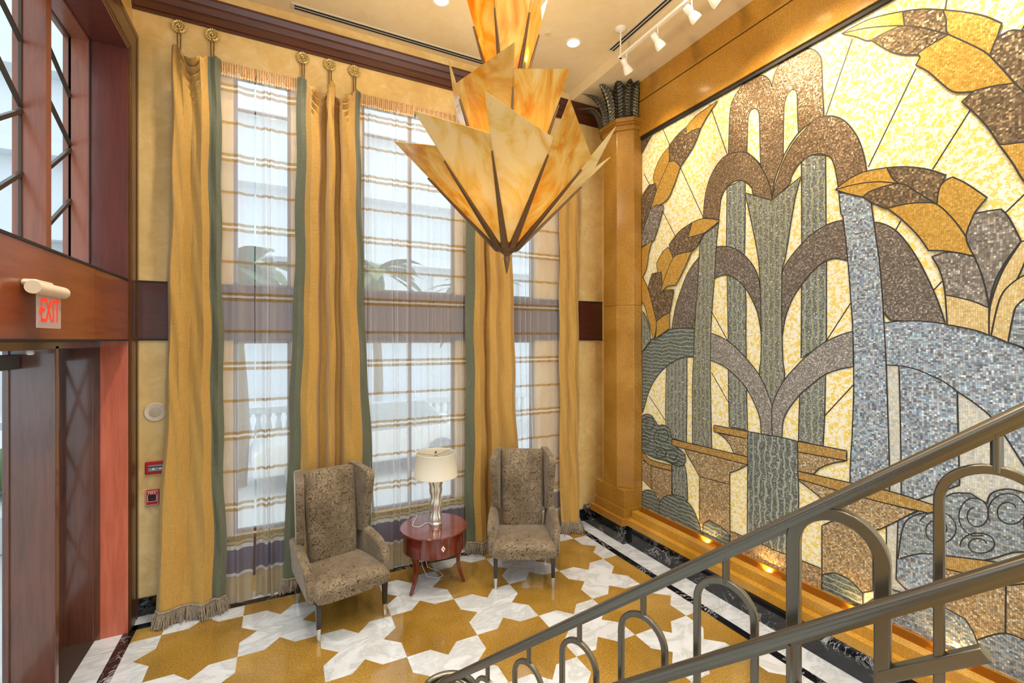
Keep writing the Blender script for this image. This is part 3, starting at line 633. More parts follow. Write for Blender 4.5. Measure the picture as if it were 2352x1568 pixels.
# ================================================================ mosaic mural
MURAL = """ray 4.204,5.208 4.082,4.944
ray 3.512,5.198 3.280,4.534
ray 3.926,4.638 3.590,3.955
ray 2.102,5.090 2.310,4.540
ray 1.680,4.617 1.988,3.990
ray 1.381,4.172 1.583,3.834
ray 4.541,4.769 4.429,4.583
ray 4.204,4.184 4.003,3.843
ray 1.093,3.560 1.212,3.427
ray 1.772,3.510 1.809,3.435
ray 1.495,5.073 1.513,4.946
ray 1.058,4.731 1.140,4.564
ray 2.096,2.940 2.303,2.596
ray 2.096,2.231 2.317,1.944
ray 3.490,2.916 3.284,2.595
ray 3.490,2.246 3.276,1.942
ray 4.450,1.885 4.144,1.591
ray 1.530,3.019 1.580,2.956
ray 1.888,2.878 1.840,2.755
ray 1.274,2.087 1.144,1.899
ray 1.144,1.857 1.258,1.742
bgp 1.864,2.434 1.685,2.416 1.446,2.288 1.274,2.137 1.023,1.710 0.957,1.027 1.864,0.561
jet 2.516,4.215 2.457,4.254 2.310,4.200 2.306,3.592 2.400,3.539 2.513,3.472
jet 2.513,3.254 2.303,3.369 2.303,2.589 2.400,2.514 2.519,2.436 2.516,2.800
jet 2.531,2.109 2.310,2.314 2.317,1.951 2.330,1.673 2.543,1.682
jet 3.290,4.220 3.079,4.241 3.079,3.851 3.085,3.478 3.300,3.550
jet 3.290,3.311 3.161,3.225 3.076,3.096 3.070,2.654 3.066,2.417 3.161,2.483 3.276,2.595 3.284,3.010
jet 3.276,2.339 3.161,2.215 3.063,2.112 3.053,1.687 3.264,1.689 3.272,2.040
jet 4.144,2.338 3.826,2.429 3.826,1.885 3.833,1.407 4.055,1.413 4.155,1.558
jet 4.054,1.120 3.857,1.134 3.830,1.022 3.814,0.746 3.998,0.644 4.051,0.717
arch 3.274,4.546 3.266,4.811 3.256,4.982 3.236,5.079 3.181,5.157 3.085,5.213 2.975,5.219 2.886,5.190 2.838,5.142 2.809,5.090 2.796,5.032 2.784,5.093 2.751,5.172 2.686,5.232 2.592,5.249 2.487,5.223 2.414,5.176 2.365,5.107 2.344,5.029 2.337,4.836 2.323,4.543 2.457,4.530 2.539,4.489 2.592,4.441 2.654,4.372 2.702,4.280 2.767,4.127 2.797,3.943 2.852,4.153 2.912,4.328 2.975,4.408 3.066,4.500 3.161,4.540
bg 3.057,4.502 3.048,4.789 3.038,4.869 3.011,4.907 2.975,4.907 2.942,4.876 2.925,4.802 2.918,4.552 2.912,4.328 2.975,4.411
bg 2.683,4.328 2.678,4.694 2.670,4.816 2.638,4.895 2.600,4.910 2.569,4.892 2.554,4.838 2.549,4.638 2.542,4.490 2.615,4.419
arch 3.597,3.957 3.579,4.157 3.545,4.296 3.490,4.408 3.404,4.507 3.300,4.559 3.181,4.547 3.066,4.500 2.975,4.408 2.886,4.262 2.835,4.148 2.804,4.042 2.797,3.943 2.978,4.046 3.002,4.116 3.048,4.181 3.123,4.238 3.200,4.254 3.280,4.226 3.331,4.179 3.362,4.116 3.377,4.030 3.396,3.873
arch 2.797,3.943 2.767,4.063 2.726,4.177 2.670,4.300 2.592,4.410 2.501,4.481 2.400,4.543 2.317,4.540 2.236,4.504 2.159,4.432 2.096,4.329 2.048,4.214 2.018,4.094 2.002,3.995 1.977,3.718 2.197,3.807 2.210,3.910 2.223,3.999 2.236,4.074 2.263,4.155 2.303,4.198 2.358,4.232 2.428,4.243 2.501,4.224 2.561,4.177 2.607,4.107 2.631,4.045
arch2 4.069,2.685 4.003,2.984 3.913,3.196 3.814,3.380 3.671,3.522 3.556,3.596 3.425,3.610 3.280,3.587 3.161,3.527 3.048,3.423 2.957,3.284 2.921,3.147 2.904,2.948 2.904,2.653 2.918,2.752 2.948,2.885 3.002,3.005 3.066,3.112 3.142,3.197 3.220,3.258 3.300,3.291 3.383,3.287 3.458,3.260 3.556,3.160 3.647,3.000 3.706,2.871 3.741,2.719
arch2 2.694,2.619 2.697,2.871 2.702,3.060 2.694,3.217 2.670,3.292 2.607,3.375 2.531,3.454 2.443,3.527 2.344,3.580 2.249,3.605 2.134,3.603 2.121,3.254 2.210,3.289 2.276,3.292 2.344,3.266 2.428,3.197 2.516,3.095 2.584,3.003 2.638,2.883 2.670,2.775
arch2 1.948,3.539 1.875,3.503 1.799,3.434 1.726,3.318 1.655,3.169 1.588,2.990 1.541,2.841 1.511,2.713 1.840,2.755 1.908,2.918
jet2 3.079,4.097 2.797,3.943 2.521,4.083 2.569,3.911 2.607,3.706 2.646,3.466 2.670,3.345 2.694,3.232 2.697,2.808 2.686,2.415 2.675,2.227 2.792,1.942 2.918,2.241 2.907,2.406 2.904,2.653 2.912,3.064 2.925,3.312 2.939,3.437 2.975,3.626 3.029,3.872
jet2 3.602,3.977 3.392,3.890 3.425,3.608 3.447,3.295 3.479,2.915 3.495,2.677 3.501,2.291 3.495,1.925 3.481,1.405 3.746,1.415 3.746,2.086 3.729,2.413 3.715,2.737 3.671,3.229 3.647,3.603
swirl 4.619,2.384 4.435,2.583 4.232,2.687 4.042,2.735 3.838,2.740 3.720,2.734 3.729,2.407 3.888,2.392 4.069,2.321 4.232,2.210 4.376,2.052 4.465,1.894 4.541,1.690 4.650,1.520
arch3 3.495,2.677 3.362,2.631 3.220,2.551 3.085,2.433 2.975,2.320 2.886,2.194 2.818,2.039 2.792,1.942 2.787,1.673 2.904,1.679 2.912,1.798 2.939,1.893 2.993,2.002 3.066,2.112 3.161,2.207 3.280,2.295 3.383,2.343 3.499,2.378
arch3 2.792,1.942 2.751,2.078 2.670,2.228 2.577,2.342 2.487,2.438 2.386,2.529 2.289,2.596 2.184,2.645 2.096,2.672 2.094,2.383 2.223,2.345 2.330,2.290 2.428,2.202 2.516,2.118 2.592,2.018 2.654,1.917 2.686,1.818 2.694,1.678 2.791,1.676
irid 1.897,2.731 1.788,2.743 1.685,2.742 1.588,2.730 1.495,2.709 1.364,2.671 1.282,2.636 1.189,2.581 1.128,2.544 1.010,2.429 0.893,2.239 0.893,1.453 1.023,1.608 1.128,1.808 1.204,1.962 1.274,2.087 1.356,2.171 1.446,2.242 1.513,2.300 1.588,2.342 1.685,2.385 1.788,2.405 1.897,2.406
irid 1.783,2.405 1.685,2.385 1.588,2.342 1.513,2.300 1.446,2.242 1.441,1.940 1.434,1.593 1.767,1.346 1.769,1.676 1.776,2.132
irid2 1.788,1.225 1.566,1.423 1.515,1.071 1.515,0.675 1.652,0.657 1.800,0.766 1.794,0.995
irid 2.204,3.851 1.971,3.737 1.936,3.437 1.908,3.195 1.888,2.904 1.875,2.642 1.864,2.382 1.853,1.993 1.843,1.606 1.843,1.425 2.119,1.343 2.114,1.607 2.102,1.817 2.090,2.232 2.096,2.644 2.111,2.921 2.134,3.256 2.171,3.626 2.187,3.663
goldb 3.048,1.602 3.454,1.600 3.454,1.673 3.043,1.676
tess 3.399,1.594 3.043,1.603 3.043,1.415 3.207,1.420 3.251,1.498 3.318,1.557
goldb 2.549,1.676 2.143,1.678 2.143,1.594 2.549,1.580
tess 2.549,1.580 2.143,1.594 2.263,1.542 2.353,1.480 2.408,1.413 2.549,1.405
tess 3.863,1.326 3.043,1.344 3.153,1.264 3.255,1.204 3.255,1.081 3.645,1.061 3.723,1.157 3.803,1.245
goldb 4.057,1.404 3.043,1.419 3.043,1.340 4.051,1.327
tess 3.645,1.061 3.255,1.081 3.251,0.454 3.376,0.464 3.645,0.506
tess 2.549,1.329 2.147,1.346 1.836,1.330 1.674,1.334 1.953,1.078 2.119,1.062 2.190,1.098 2.338,1.217
goldb 2.549,1.405 2.106,1.419 1.836,1.430 1.585,1.411 1.505,1.410 1.505,1.338 1.585,1.343 1.836,1.330 2.161,1.326 2.549,1.334
tess 3.251,0.595 2.605,0.602 2.338,0.607 2.338,0.383 2.614,0.400 3.068,0.386 3.251,0.415
tess 2.338,0.982 2.190,1.083 1.953,1.075 1.953,0.605 2.025,0.555 2.119,0.612 2.338,0.553
fall 3.043,1.676 2.693,1.683 2.549,1.676 2.543,1.364 2.541,1.043 2.580,0.604 2.831,0.596 3.052,0.656 3.048,1.324
tess 4.707,1.087 4.398,1.001 4.057,1.020 4.057,0.681 4.238,0.567 4.567,0.778 4.707,0.863
bg 4.707,0.839 4.560,0.775 4.270,0.650 4.270,0.511 4.707,0.516
goldb 4.707,1.186 4.567,1.142 4.398,1.072 4.057,1.085 4.057,1.020 4.415,1.002 4.567,1.065 4.707,1.087
ray 4.405,1.007 4.398,0.658
swirl 4.636,1.495 4.560,1.605 4.481,1.643 4.382,1.631 4.308,1.561 4.270,1.532 4.177,1.552 4.092,1.523 4.057,1.433 4.051,1.333 3.927,1.304 3.852,1.266 3.838,1.193 3.885,1.128 3.984,1.099 4.161,1.117 4.366,1.111 4.636,1.152
swirl 4.636,0.538 4.549,0.625 4.448,0.674 4.333,0.666 4.254,0.585 4.248,0.356 4.636,0.391
swirl 4.270,0.383 4.254,0.562 4.177,0.667 4.027,0.740 3.857,0.754 3.723,0.648 3.645,0.506 3.589,0.371 3.749,0.351 4.027,0.367
swirl 3.607,0.385 3.594,0.545 3.519,0.613 3.423,0.607 3.330,0.591 3.258,0.546 3.251,0.396 3.376,0.404
swirl 2.338,0.553 2.233,0.617 2.119,0.612 2.025,0.547 2.025,0.449 2.176,0.402 2.338,0.383
swirlr 1.788,0.927 1.753,1.195 1.674,1.306 1.566,1.357 1.525,1.463 1.465,1.527 1.378,1.553 1.295,1.510 1.273,1.585 1.191,1.637 1.062,1.631 0.913,1.677 0.913,1.248 1.128,1.258 1.313,1.125 1.515,1.071 1.652,1.027
goldb 1.515,1.071 1.313,1.125 1.023,1.187 0.913,1.193 0.913,1.127 1.023,1.119 1.208,1.007 1.269,1.015 1.515,0.978
tess 1.515,0.978 1.269,1.015 1.208,1.007 1.023,1.119 0.913,1.127 0.913,0.731 1.062,0.697 1.208,0.694 1.341,0.573 1.515,0.583
ray 1.206,1.008 1.208,0.694
swirlr 1.836,0.677 1.652,0.698 1.515,0.702 1.406,0.682 1.359,0.607 1.332,0.497 1.359,0.392 1.505,0.339 1.663,0.350 1.836,0.390 2.025,0.449
swirlr 1.345,0.571 1.208,0.696 1.062,0.697 0.913,0.731 0.778,0.521 0.986,0.371 1.234,0.387 1.369,0.392 1.332,0.497
spiral 1.315,1.292 1.357,1.271 1.396,1.279 1.425,1.315 1.436,1.368 1.430,1.428 1.409,1.481 1.378,1.517 1.344,1.530 1.315,1.521 1.295,1.492 1.288,1.453 1.293,1.409 1.308,1.372 1.330,1.346 1.354,1.336 1.375,1.343 1.389,1.364 1.393,1.393 1.389,1.422 1.377,1.447 1.362,1.462
spiral 1.280,1.396 1.292,1.450 1.282,1.509 1.256,1.562 1.219,1.597 1.180,1.610 1.147,1.599 1.125,1.570 1.117,1.529 1.124,1.486 1.143,1.447 1.170,1.420 1.199,1.410 1.225,1.418 1.241,1.440 1.246,1.471 1.240,1.503 1.225,1.530 1.205,1.547 1.186,1.551 1.170,1.544 1.161,1.529
spiral 1.655,1.267 1.618,1.326 1.570,1.364 1.521,1.375 1.481,1.361 1.457,1.326 1.451,1.278 1.464,1.227 1.491,1.183 1.527,1.153 1.565,1.143 1.596,1.153 1.614,1.180 1.618,1.218 1.607,1.257 1.585,1.289 1.558,1.308 1.533,1.313 1.513,1.304 1.502,1.284 1.501,1.260 1.509,1.236
spiral 1.430,1.171 1.423,1.213 1.399,1.254 1.363,1.286 1.325,1.302 1.291,1.303 1.268,1.288 1.259,1.262 1.264,1.231 1.282,1.200 1.308,1.177 1.337,1.163 1.363,1.163 1.380,1.174 1.386,1.194 1.381,1.218 1.367,1.240 1.348,1.256 1.328,1.263 1.312,1.262 1.301,1.254 1.299,1.241
spiral 1.077,1.327 1.109,1.359 1.124,1.413 1.122,1.476 1.104,1.536 1.074,1.579 1.040,1.599 1.009,1.594 0.986,1.567 0.975,1.526 0.978,1.479 0.991,1.436 1.013,1.404 1.037,1.390 1.060,1.393 1.077,1.413 1.084,1.443 1.082,1.477 1.071,1.507 1.056,1.527 1.039,1.535 1.025,1.530
spiral 4.427,1.404 4.499,1.404 4.553,1.432 4.575,1.477 4.563,1.529 4.522,1.572 4.466,1.598 4.409,1.602 4.365,1.586 4.342,1.555 4.344,1.519 4.368,1.486 4.405,1.463 4.445,1.455 4.479,1.463 4.499,1.482 4.501,1.506 4.488,1.528 4.466,1.544 4.441,1.550
spiral 4.296,1.290 4.339,1.329 4.348,1.384 4.322,1.439 4.272,1.481 4.211,1.501 4.156,1.497 4.119,1.472 4.105,1.433 4.117,1.392 4.148,1.358 4.190,1.338 4.232,1.336 4.263,1.350 4.277,1.375 4.273,1.404 4.254,1.428 4.227,1.443 4.201,1.446 4.181,1.438
spiral 4.358,1.194 4.318,1.234 4.264,1.261 4.208,1.268 4.165,1.257 4.143,1.232 4.144,1.199 4.168,1.168 4.206,1.144 4.248,1.133 4.284,1.137 4.305,1.153 4.309,1.177 4.295,1.200 4.270,1.218 4.242,1.227 4.217,1.226 4.201,1.217 4.197,1.204 4.204,1.190
spiral 3.916,1.193 3.966,1.149 4.031,1.122 4.095,1.117 4.142,1.136 4.162,1.171 4.152,1.214 4.116,1.251 4.067,1.276 4.018,1.283 3.980,1.272 3.961,1.249 3.962,1.221 3.983,1.193 4.014,1.174 4.048,1.166 4.075,1.170 4.091,1.183 4.092,1.201 4.081,1.218
spiral 4.615,1.217 4.634,1.251 4.623,1.291 4.588,1.327 4.539,1.350 4.489,1.356 4.450,1.345 4.430,1.321 4.431,1.292 4.452,1.264 4.486,1.244 4.523,1.236 4.554,1.240 4.572,1.255 4.575,1.275 4.563,1.295 4.542,1.309 4.518,1.316 4.498,1.315 4.486,1.307
goldl 2.182,5.175 2.012,5.172 1.886,5.139 1.757,5.088 1.746,4.973 1.875,5.047 2.012,5.115
goldl 2.182,5.175 2.012,5.115 1.875,5.047 1.762,4.983 1.965,4.992 2.072,5.083
brownl 1.965,4.992 1.853,4.994 1.746,4.973 1.626,4.882 1.495,4.754 1.636,4.728 1.670,4.713 1.767,4.768 1.853,4.849
brownl 1.757,5.088 1.636,5.026 1.522,4.947 1.504,4.866 1.490,4.752 1.626,4.882 1.746,4.973
goldl 1.522,4.947 1.407,4.857 1.306,4.765 1.225,4.667 1.250,4.575 1.282,4.488 1.356,4.592 1.490,4.752 1.504,4.866
goldl 1.636,4.728 1.490,4.752 1.356,4.592 1.282,4.488 1.212,4.346 1.166,4.247 1.243,4.263 1.339,4.283 1.424,4.313 1.477,4.350 1.531,4.431 1.607,4.554 1.677,4.638 1.650,4.681 1.665,4.711
brownl 1.250,4.584 1.196,4.597 1.144,4.571 1.023,4.462 0.893,4.207 0.893,3.716 1.023,3.970 1.128,4.175 1.166,4.247 1.212,4.346 1.282,4.488
brownl 1.356,4.291 1.274,4.279 1.166,4.247 1.128,4.175 1.023,3.970 0.983,3.790 1.093,3.843 1.235,3.876 1.282,3.994 1.339,4.108 1.420,4.247
goldl 1.235,3.876 1.093,3.843 0.983,3.790 0.924,3.430 1.023,3.396 1.128,3.613 1.174,3.735
goldl 2.230,3.877 2.134,3.928 2.012,3.957 1.858,3.939 1.820,3.843 1.776,3.790 1.919,3.848 2.072,3.875
goldl 2.230,3.877 2.072,3.875 1.919,3.848 1.776,3.790 1.954,3.792 2.024,3.758 2.134,3.817
brownl 1.858,3.939 1.736,3.904 1.607,3.842 1.504,3.766 1.531,3.692 1.555,3.573 1.665,3.689 1.776,3.790 1.820,3.843
brownl 2.024,3.758 1.954,3.792 1.776,3.790 1.665,3.689 1.555,3.573 1.646,3.609 1.746,3.624 1.853,3.620 1.954,3.692
goldl 1.555,3.573 1.541,3.683 1.504,3.731 1.468,3.741 1.398,3.675 1.293,3.548 1.356,3.458 1.398,3.307 1.468,3.450
goldl 1.853,3.620 1.746,3.624 1.646,3.609 1.555,3.573 1.468,3.450 1.398,3.307 1.352,3.168 1.495,3.227 1.602,3.251 1.665,3.374 1.767,3.521
greyl 1.398,3.307 1.356,3.458 1.290,3.458 1.227,3.455 1.189,3.384 1.137,3.228 1.219,3.082 1.266,2.945 1.284,2.813 1.298,2.926 1.323,3.052 1.356,3.164
greyl 1.583,3.201 1.504,3.220 1.424,3.198 1.356,3.164 1.323,3.052 1.298,2.926 1.284,2.813 1.364,2.864 1.450,2.900 1.508,2.919 1.522,3.030 1.550,3.130
goldp 1.508,2.919 1.450,2.900 1.364,2.864 1.284,2.813 1.284,2.633 1.364,2.671 1.497,2.709
goldp 1.284,2.633 1.282,2.791 1.258,2.922 1.212,3.070 1.137,3.224 1.079,3.239 1.155,2.987 1.219,2.907 1.250,2.789 1.274,2.630
goldp 1.274,2.630 1.250,2.789 1.219,2.907 1.155,2.987 1.058,3.048 1.058,2.924 1.151,2.826 1.174,2.742 1.195,2.584
swirlr 1.195,2.584 1.174,2.742 1.151,2.826 1.058,2.913 0.957,2.833 0.957,2.381 1.093,2.529
brownl 4.682,5.261 4.376,5.225 4.489,5.120 4.587,5.026 4.682,4.994
goldl 3.398,5.181 3.512,5.096 3.624,4.981 3.736,5.001 3.833,4.990 3.826,5.080 3.671,5.148
brownl 4.090,4.967 3.938,5.048 3.826,5.076 3.833,4.990 3.736,5.001 3.624,4.981 3.717,4.825 3.838,4.715 3.918,4.645 4.003,4.744 4.095,4.762
goldl 4.095,4.949 4.095,4.762 4.204,4.618 4.312,4.463 4.361,4.668 4.260,4.845
goldl 4.095,4.762 4.003,4.744 3.918,4.645 4.016,4.458 4.136,4.310 4.405,4.266 4.312,4.463 4.204,4.618
brownl 4.682,4.393 4.435,4.585 4.312,4.568 4.312,4.463 4.405,4.266 4.495,4.084 4.682,3.748
greyl 4.420,4.259 4.317,4.297 4.177,4.249 4.246,4.070 4.346,3.860 4.682,3.792 4.495,4.106
goldl 4.682,3.761 4.376,3.868 4.435,3.719 4.495,3.491 4.682,3.294
goldl 3.368,3.886 3.579,3.954 3.741,3.949 3.801,3.785 3.579,3.792
brownl 4.090,3.761 3.938,3.882 3.741,3.949 3.777,3.857 3.801,3.785 3.579,3.792 3.671,3.664 3.765,3.618 3.913,3.624 4.029,3.583 4.069,3.676
goldl 4.303,3.560 4.204,3.680 4.109,3.734 4.061,3.665 4.029,3.583 4.163,3.364 4.238,3.176 4.275,3.420
goldl 4.238,3.176 4.163,3.364 4.029,3.583 3.913,3.620 3.753,3.616 3.863,3.425 3.990,3.253 4.122,3.253
brownl 4.450,3.249 4.376,3.443 4.218,3.444 4.204,3.287 4.238,3.176 4.149,3.209 4.011,3.205 4.082,2.929 4.204,2.890 4.303,2.831 4.376,3.029
goldl 4.303,2.831 4.204,2.890 4.082,2.929 4.082,2.742 4.317,2.621 4.303,2.730
goldl 4.682,3.561 4.541,3.410 4.435,3.226 4.346,2.964 4.303,2.793 4.346,2.594 4.435,2.840 4.525,3.061 4.682,3.183
jet 4.682,3.027 4.525,2.952 4.435,2.776 4.405,2.594 4.556,2.452 4.682,2.382"""
def smooth_poly(pts, closed=True, keep=42):
    n = len(pts); V = [Vector(p) for p in pts]; cor = []
    for i in range(n):
        a = V[i] - V[i - 1]; b = V[(i + 1) % n] - V[i]
        ang = math.degrees(abs(a.angle_signed(b, 0))) if a.length > 1e-6 and b.length > 1e-6 else 0
        cor.append(ang > keep)
    out = []
    for i in range(n if closed else n - 1):
        p1, p2 = V[i], V[(i + 1) % n]
        p0 = p1 if cor[i] or (not closed and i == 0) else V[i - 1]
        p3 = p2 if cor[(i + 1) % n] or (not closed and i == n - 2) else V[(i + 2) % n]
        K = 5 if (p2 - p1).length > .06 else 2
        for k in range(K):
            t = k / K
            out.append(.5 * ((2 * p1) + (p2 - p0) * t + (2 * p0 - 5 * p1 + 4 * p2 - p3) * t * t + (3 * p1 - p0 - 3 * p2 + p3) * t ** 3))
    if not closed: out.append(V[-1])
    return out
MU = MB(); mnames = []; Y0M, Y1M, Z0M, Z1M = -3.6, 4.566, .404, 5.22
def mslot(k):
    if k not in mnames: mnames.append(k)
    return mnames.index(k)
MU.add([(XM, Y0M, Z0M), (XM, Y1M, Z0M), (XM, Y1M, Z1M), (XM, Y0M, Z1M)], [(0, 1, 2, 3)], mslot('bg'))
def clipM(p): return clip([(a.x, a.y) for a in p], Y0M, Y1M, Z0M, Z1M)
def stroke(pts, x, w, closed):
    n = len(pts); L = []
    for i in range(n):
        a = pts[(i - 1) % n] if closed or i > 0 else pts[i]; b = pts[(i + 1) % n] if closed or i < n - 1 else pts[i]
        t = (b - a)
        if t.length < 1e-7: t = Vector((1, 0))
        t.normalize(); nr = Vector((-t.y, t.x)) * w / 2; L.append((pts[i] + nr, pts[i] - nr))
    for i in range(n if closed else n - 1):
        a, b = L[i], L[(i + 1) % n]
        q = clip([(v.x, v.y) for v in (a[0], b[0], b[1], a[1])], Y0M, Y1M, Z0M, Z1M)
        if len(q) > 2: MU.add([(x, v[0], v[1]) for v in q], [list(range(len(q)))], mslot('line'))
lay = 0
for ln in MURAL.strip().split('\n'):
    tk = ln.split(); kind = tk[0]; pts = [Vector(tuple(map(float, q.split(',')))) for q in tk[1:]]
    lay += 1; x = XM - .0002 - lay * .00012
    if kind == 'ray': stroke(pts, XM - .0003 if pts[0].y > 1.6 else x, .0095, False); continue
    if kind == 'spiral': stroke(smooth_poly(pts, False, 200), x, .0075, False); continue
    sm = smooth_poly(pts); pl = clipM(sm)
    if len(pl) < 3: continue
    tris = tessellate_polygon([[Vector((a, b, 0)) for a, b in pl]])
    MU.add([(x, a, b) for a, b in pl], [list(f) for f in tris], mslot(kind))
    stroke([Vector(v) for v in pl], x - .00005, .0095, True)
mural = MU.build('mosaic_mural', [X[k] for k in mnames])
tag(mural, 'wall-high glass mosaic of a tiered fountain with gold and bronze leaves', 'mosaic')

# ================================================================ chandelier
CXc, CYc = 1.445, 2.967
ch = thing('chandelier', 'huge three-tiered amber glass starburst chandelier hanging from the ceiling', 'chandelier', (CXc, CYc, 0))
def tier(zh, al, phi, r0, Lr, Ls, Ll, n, right_long, start=.03, ribw=.05, lo=0):
    def P(i, L, off=0.0):
        a = phi + 2 * PI * i / n
        r = r0 + L * math.sin(al) + off * math.cos(al); z = zh + L * math.cos(al) - off * math.sin(al)
        return Vector((r * math.cos(a), r * math.sin(a), z))
    La, Lb = (Ls, Ll) if right_long else (Ll, Ls)
    m = MB(); g = .006
    a0, a1, b1, b0 = P(0, start), P(0, La), P(1, Lb), P(1, start)
    nr = (a1 - a0).cross(b0 - a0).normalized() * g / 2
    vs = [p + nr for p in (a0, a1, b1, b0)] + [p - nr for p in (a0, a1, b1, b0)]
    m.add(vs, [(0, 1, 2, 3), (7, 6, 5, 4), (0, 4, 5, 1), (1, 5, 6, 2), (2, 6, 7, 3), (3, 7, 4, 0)])
    g0 = m.build('glass_panel', X['onyx'], ch)
    r = MB(); p, q = P(0, lo, .012), P(0, Lr, .010)
    out = Vector((math.cos(phi), math.sin(phi), 0))
    r.bar(p, q, ribw, .024, 0, out, ribw * .22, .012)
    r0_ = r.build('rib', X['rib'], ch, bevel=.004)
    for k in range(1, n):
        for o in (g0, r0_):
            c = o.copy(); COL.objects.link(c); c.parent = ch; c.rotation_euler = (0, 0, 2 * PI * k / n)
tier(3.265, .79, -2.182, .07, .685, .784, 1.015, 10, False)
tier(3.403, .375, -1.921, .06, .885, .983, 1.126, 6, True, .25, .045, .25)
tier(4.254, .286, -2.372, .06, .615, .715, .915, 6, False, .02, .045, .0)
hb = MB(); hb.lathe([(.03, 3.225), (.045, 3.232), (.052, 3.242), (.088, 3.262), (.10, 3.285), (.085, 3.30), (.02, 3.32)], 20)
hb.build('hub', X['rib'], ch)
fi = MB(); fi.lathe([(.0001, 3.075), (.006, 3.09), (.019, 3.165), (.024, 3.195), (.018, 3.21), (.03, 3.222), (.03, 3.232)], 16); fi.build('finial', X['rib'], ch)
sm = MB(); sm.lathe([(.018, 3.3), (.018, 4.23), (.06, 4.25), (.06, 4.28), (.016, 4.29), (.016, 6.04), (.10, 6.06), (.11, ZC)], 16); sm.build('stem', X['rib'], ch)
BULBS = [(.20 * math.cos(PI / 3 * k + .35), .20 * math.sin(PI / 3 * k + .35), 3.62) for k in range(6)] + [(.16 * math.cos(2 * PI / 3 * k + 1.0), .16 * math.sin(2 * PI / 3 * k + 1.0), 4.02) for k in range(3)] + [(.09, -.09, 4.62), (-.09, .09, 4.72), (.10, .05, 4.97), (-.10, -.05, 4.97)]  # last two bulbs are out of view, added to brighten the ceiling
for i, (x, y, z) in enumerate(BULBS):
    if i == 0:
        b = MB(); b.sphere((0, 0, 0), .022, 8, 0, 1.4); bulb = b.build('bulb', X['bulb'], ch); bulb.location = (x, y, z)
        b = MB(); b.lathe([(.014, -.03), (.014, -.09)], 8); sk = b.build('socket', X['rib'], bulb)
        b = MB(); b.bar((0, 0, -.085), (-.9 * .2, 0, -.085), .01, .01); arm = None
    else:
        c = bulb.copy(); COL.objects.link(c); c.parent = ch; c.location = (x, y, z)
        d = sk.copy(); COL.objects.link(d); d.parent = c

# ================================================================ curtains
def drapery(name, label, ctrl, hooks, dips, gl, gr, ztop=5.375, hem=.12, seed=1, puddle=.10):
    """ctrl: (s, x_top, x_hem, depth forward); hooks: x where the cords hold the top edge"""
    rnd = random.Random(seed)
    S = [c[0] for c in ctrl]; XT = [c[1] for c in ctrl]; XB = [c[2] for c in ctrl]; DD = [c[3] for c in ctrl]
    ph = [rnd.uniform(0, 6.28) for _ in range(6)]
    root = thing(name, label, 'curtain', (0, 0, 0), 0, None)
    hs = sorted(hooks)
    def dipw(x):
        for a, b in zip(hs, hs[1:]):
            if a <= x <= b: return math.sin(PI * (x - a) / (b - a)), (x - (a + b) / 2) / ((b - a) / 2)
        return 0, 0
    def P(s, v, off=0):                     # v = 0 hem .. 1 top
        xt, xb, d = interp(S, XT, s), interp(S, XB, s), interp(S, DD, s)
        w, u = dipw(xt)
        zt = ztop - dips * w ** 1.05
        z = hem + (zt - hem) * v
        g = (1 - z / ztop)
        x = xt + (xb - xt) * g ** 1.8
        y = YB - .070 - d * (1.65 + .1 * g) - puddle * g ** 4
        drop = (zt - z)
        # cowl folds hanging between the hooks
        e = math.exp(-drop / .17) * w
        y -= e * (.065 + .048 * math.sin((drop * (1 + .25 * w) + .13 * u * u) * 2 * PI / .085 + 1.0))
        deep = math.exp(-drop / .45) * max(0, w)
        y -= .035 * deep
        x += .010 * g * math.sin(z * 3.1 + ph[0] + s * 5) + .006 * math.sin(z * 6.3 + ph[1])
        y += .012 * math.sin(z * 2.2 + s * 9 + ph[2]) * g + .006 * math.sin(z * 7 + s * 30 + ph[3])
        return (x, min(y, YB - .03), z)
    def span(a, b, nm, mat, nu):
        m = MB(); m.grid(lambda u, v: P(a + (b - a) * u, v), nu, 150)
        return m.build(nm, mat, root, thick=.004, angle=80)
    if gl > 0: span(0, gl, 'border', X['green'], 22)
    if gr < 1: span(gr, 1, 'border', X['green'], 22)
    span(gl, gr, 'panel', X['gcur'], 120)
    # bullion fringe: twisted strands hanging from a braid along the hem
    m = MB()
    for i in range(330):
        s = (i + rnd.uniform(0, 1)) / 331
        p = Vector(P(s, 0)); sp = rnd.uniform(.6, 1.25)
        ex = rnd.gauss(0, .012) + (s - .5) * .05; ey = -abs(rnd.gauss(.02, .03))
        q = Vector((p.x + ex, p.y + ey, .004 + rnd.uniform(0, .012))); mid = (p + q) / 2 + Vector((rnd.gauss(0, .008), rnd.gauss(-.008, .008), .01))
        m.tube([p + Vector((0, -.006, .01)), mid, q], [.004, .0045, .0035], 4)
    m.tube([Vector(P(i / 90, 0)) + Vector((0, -.008, .008 + .004 * (i % 2))) for i in range(91)], .011, 6)
    m.build('fringe', X['fringe'], root)
    return root
drapery('drapery', 'gold curtain with one green edge hanging next to the entrance portal',
        [(0, -.945, -1.05, .03), (.10, -.92, -1.01, .07), (.30, -.85, -.92, .06), (.42, -.79, -.83, .035), (.52, -.75, -.76, .05), (.66, -.70, -.66, .085), (.76, -.655, -.60, .05), (.80, -.64, -.585, .03), (.90, -.59, -.54, .045), (1, -.555, -.50, .02)],
        (-.895, -.632), .15, 0, .765, seed=3, puddle=.13)
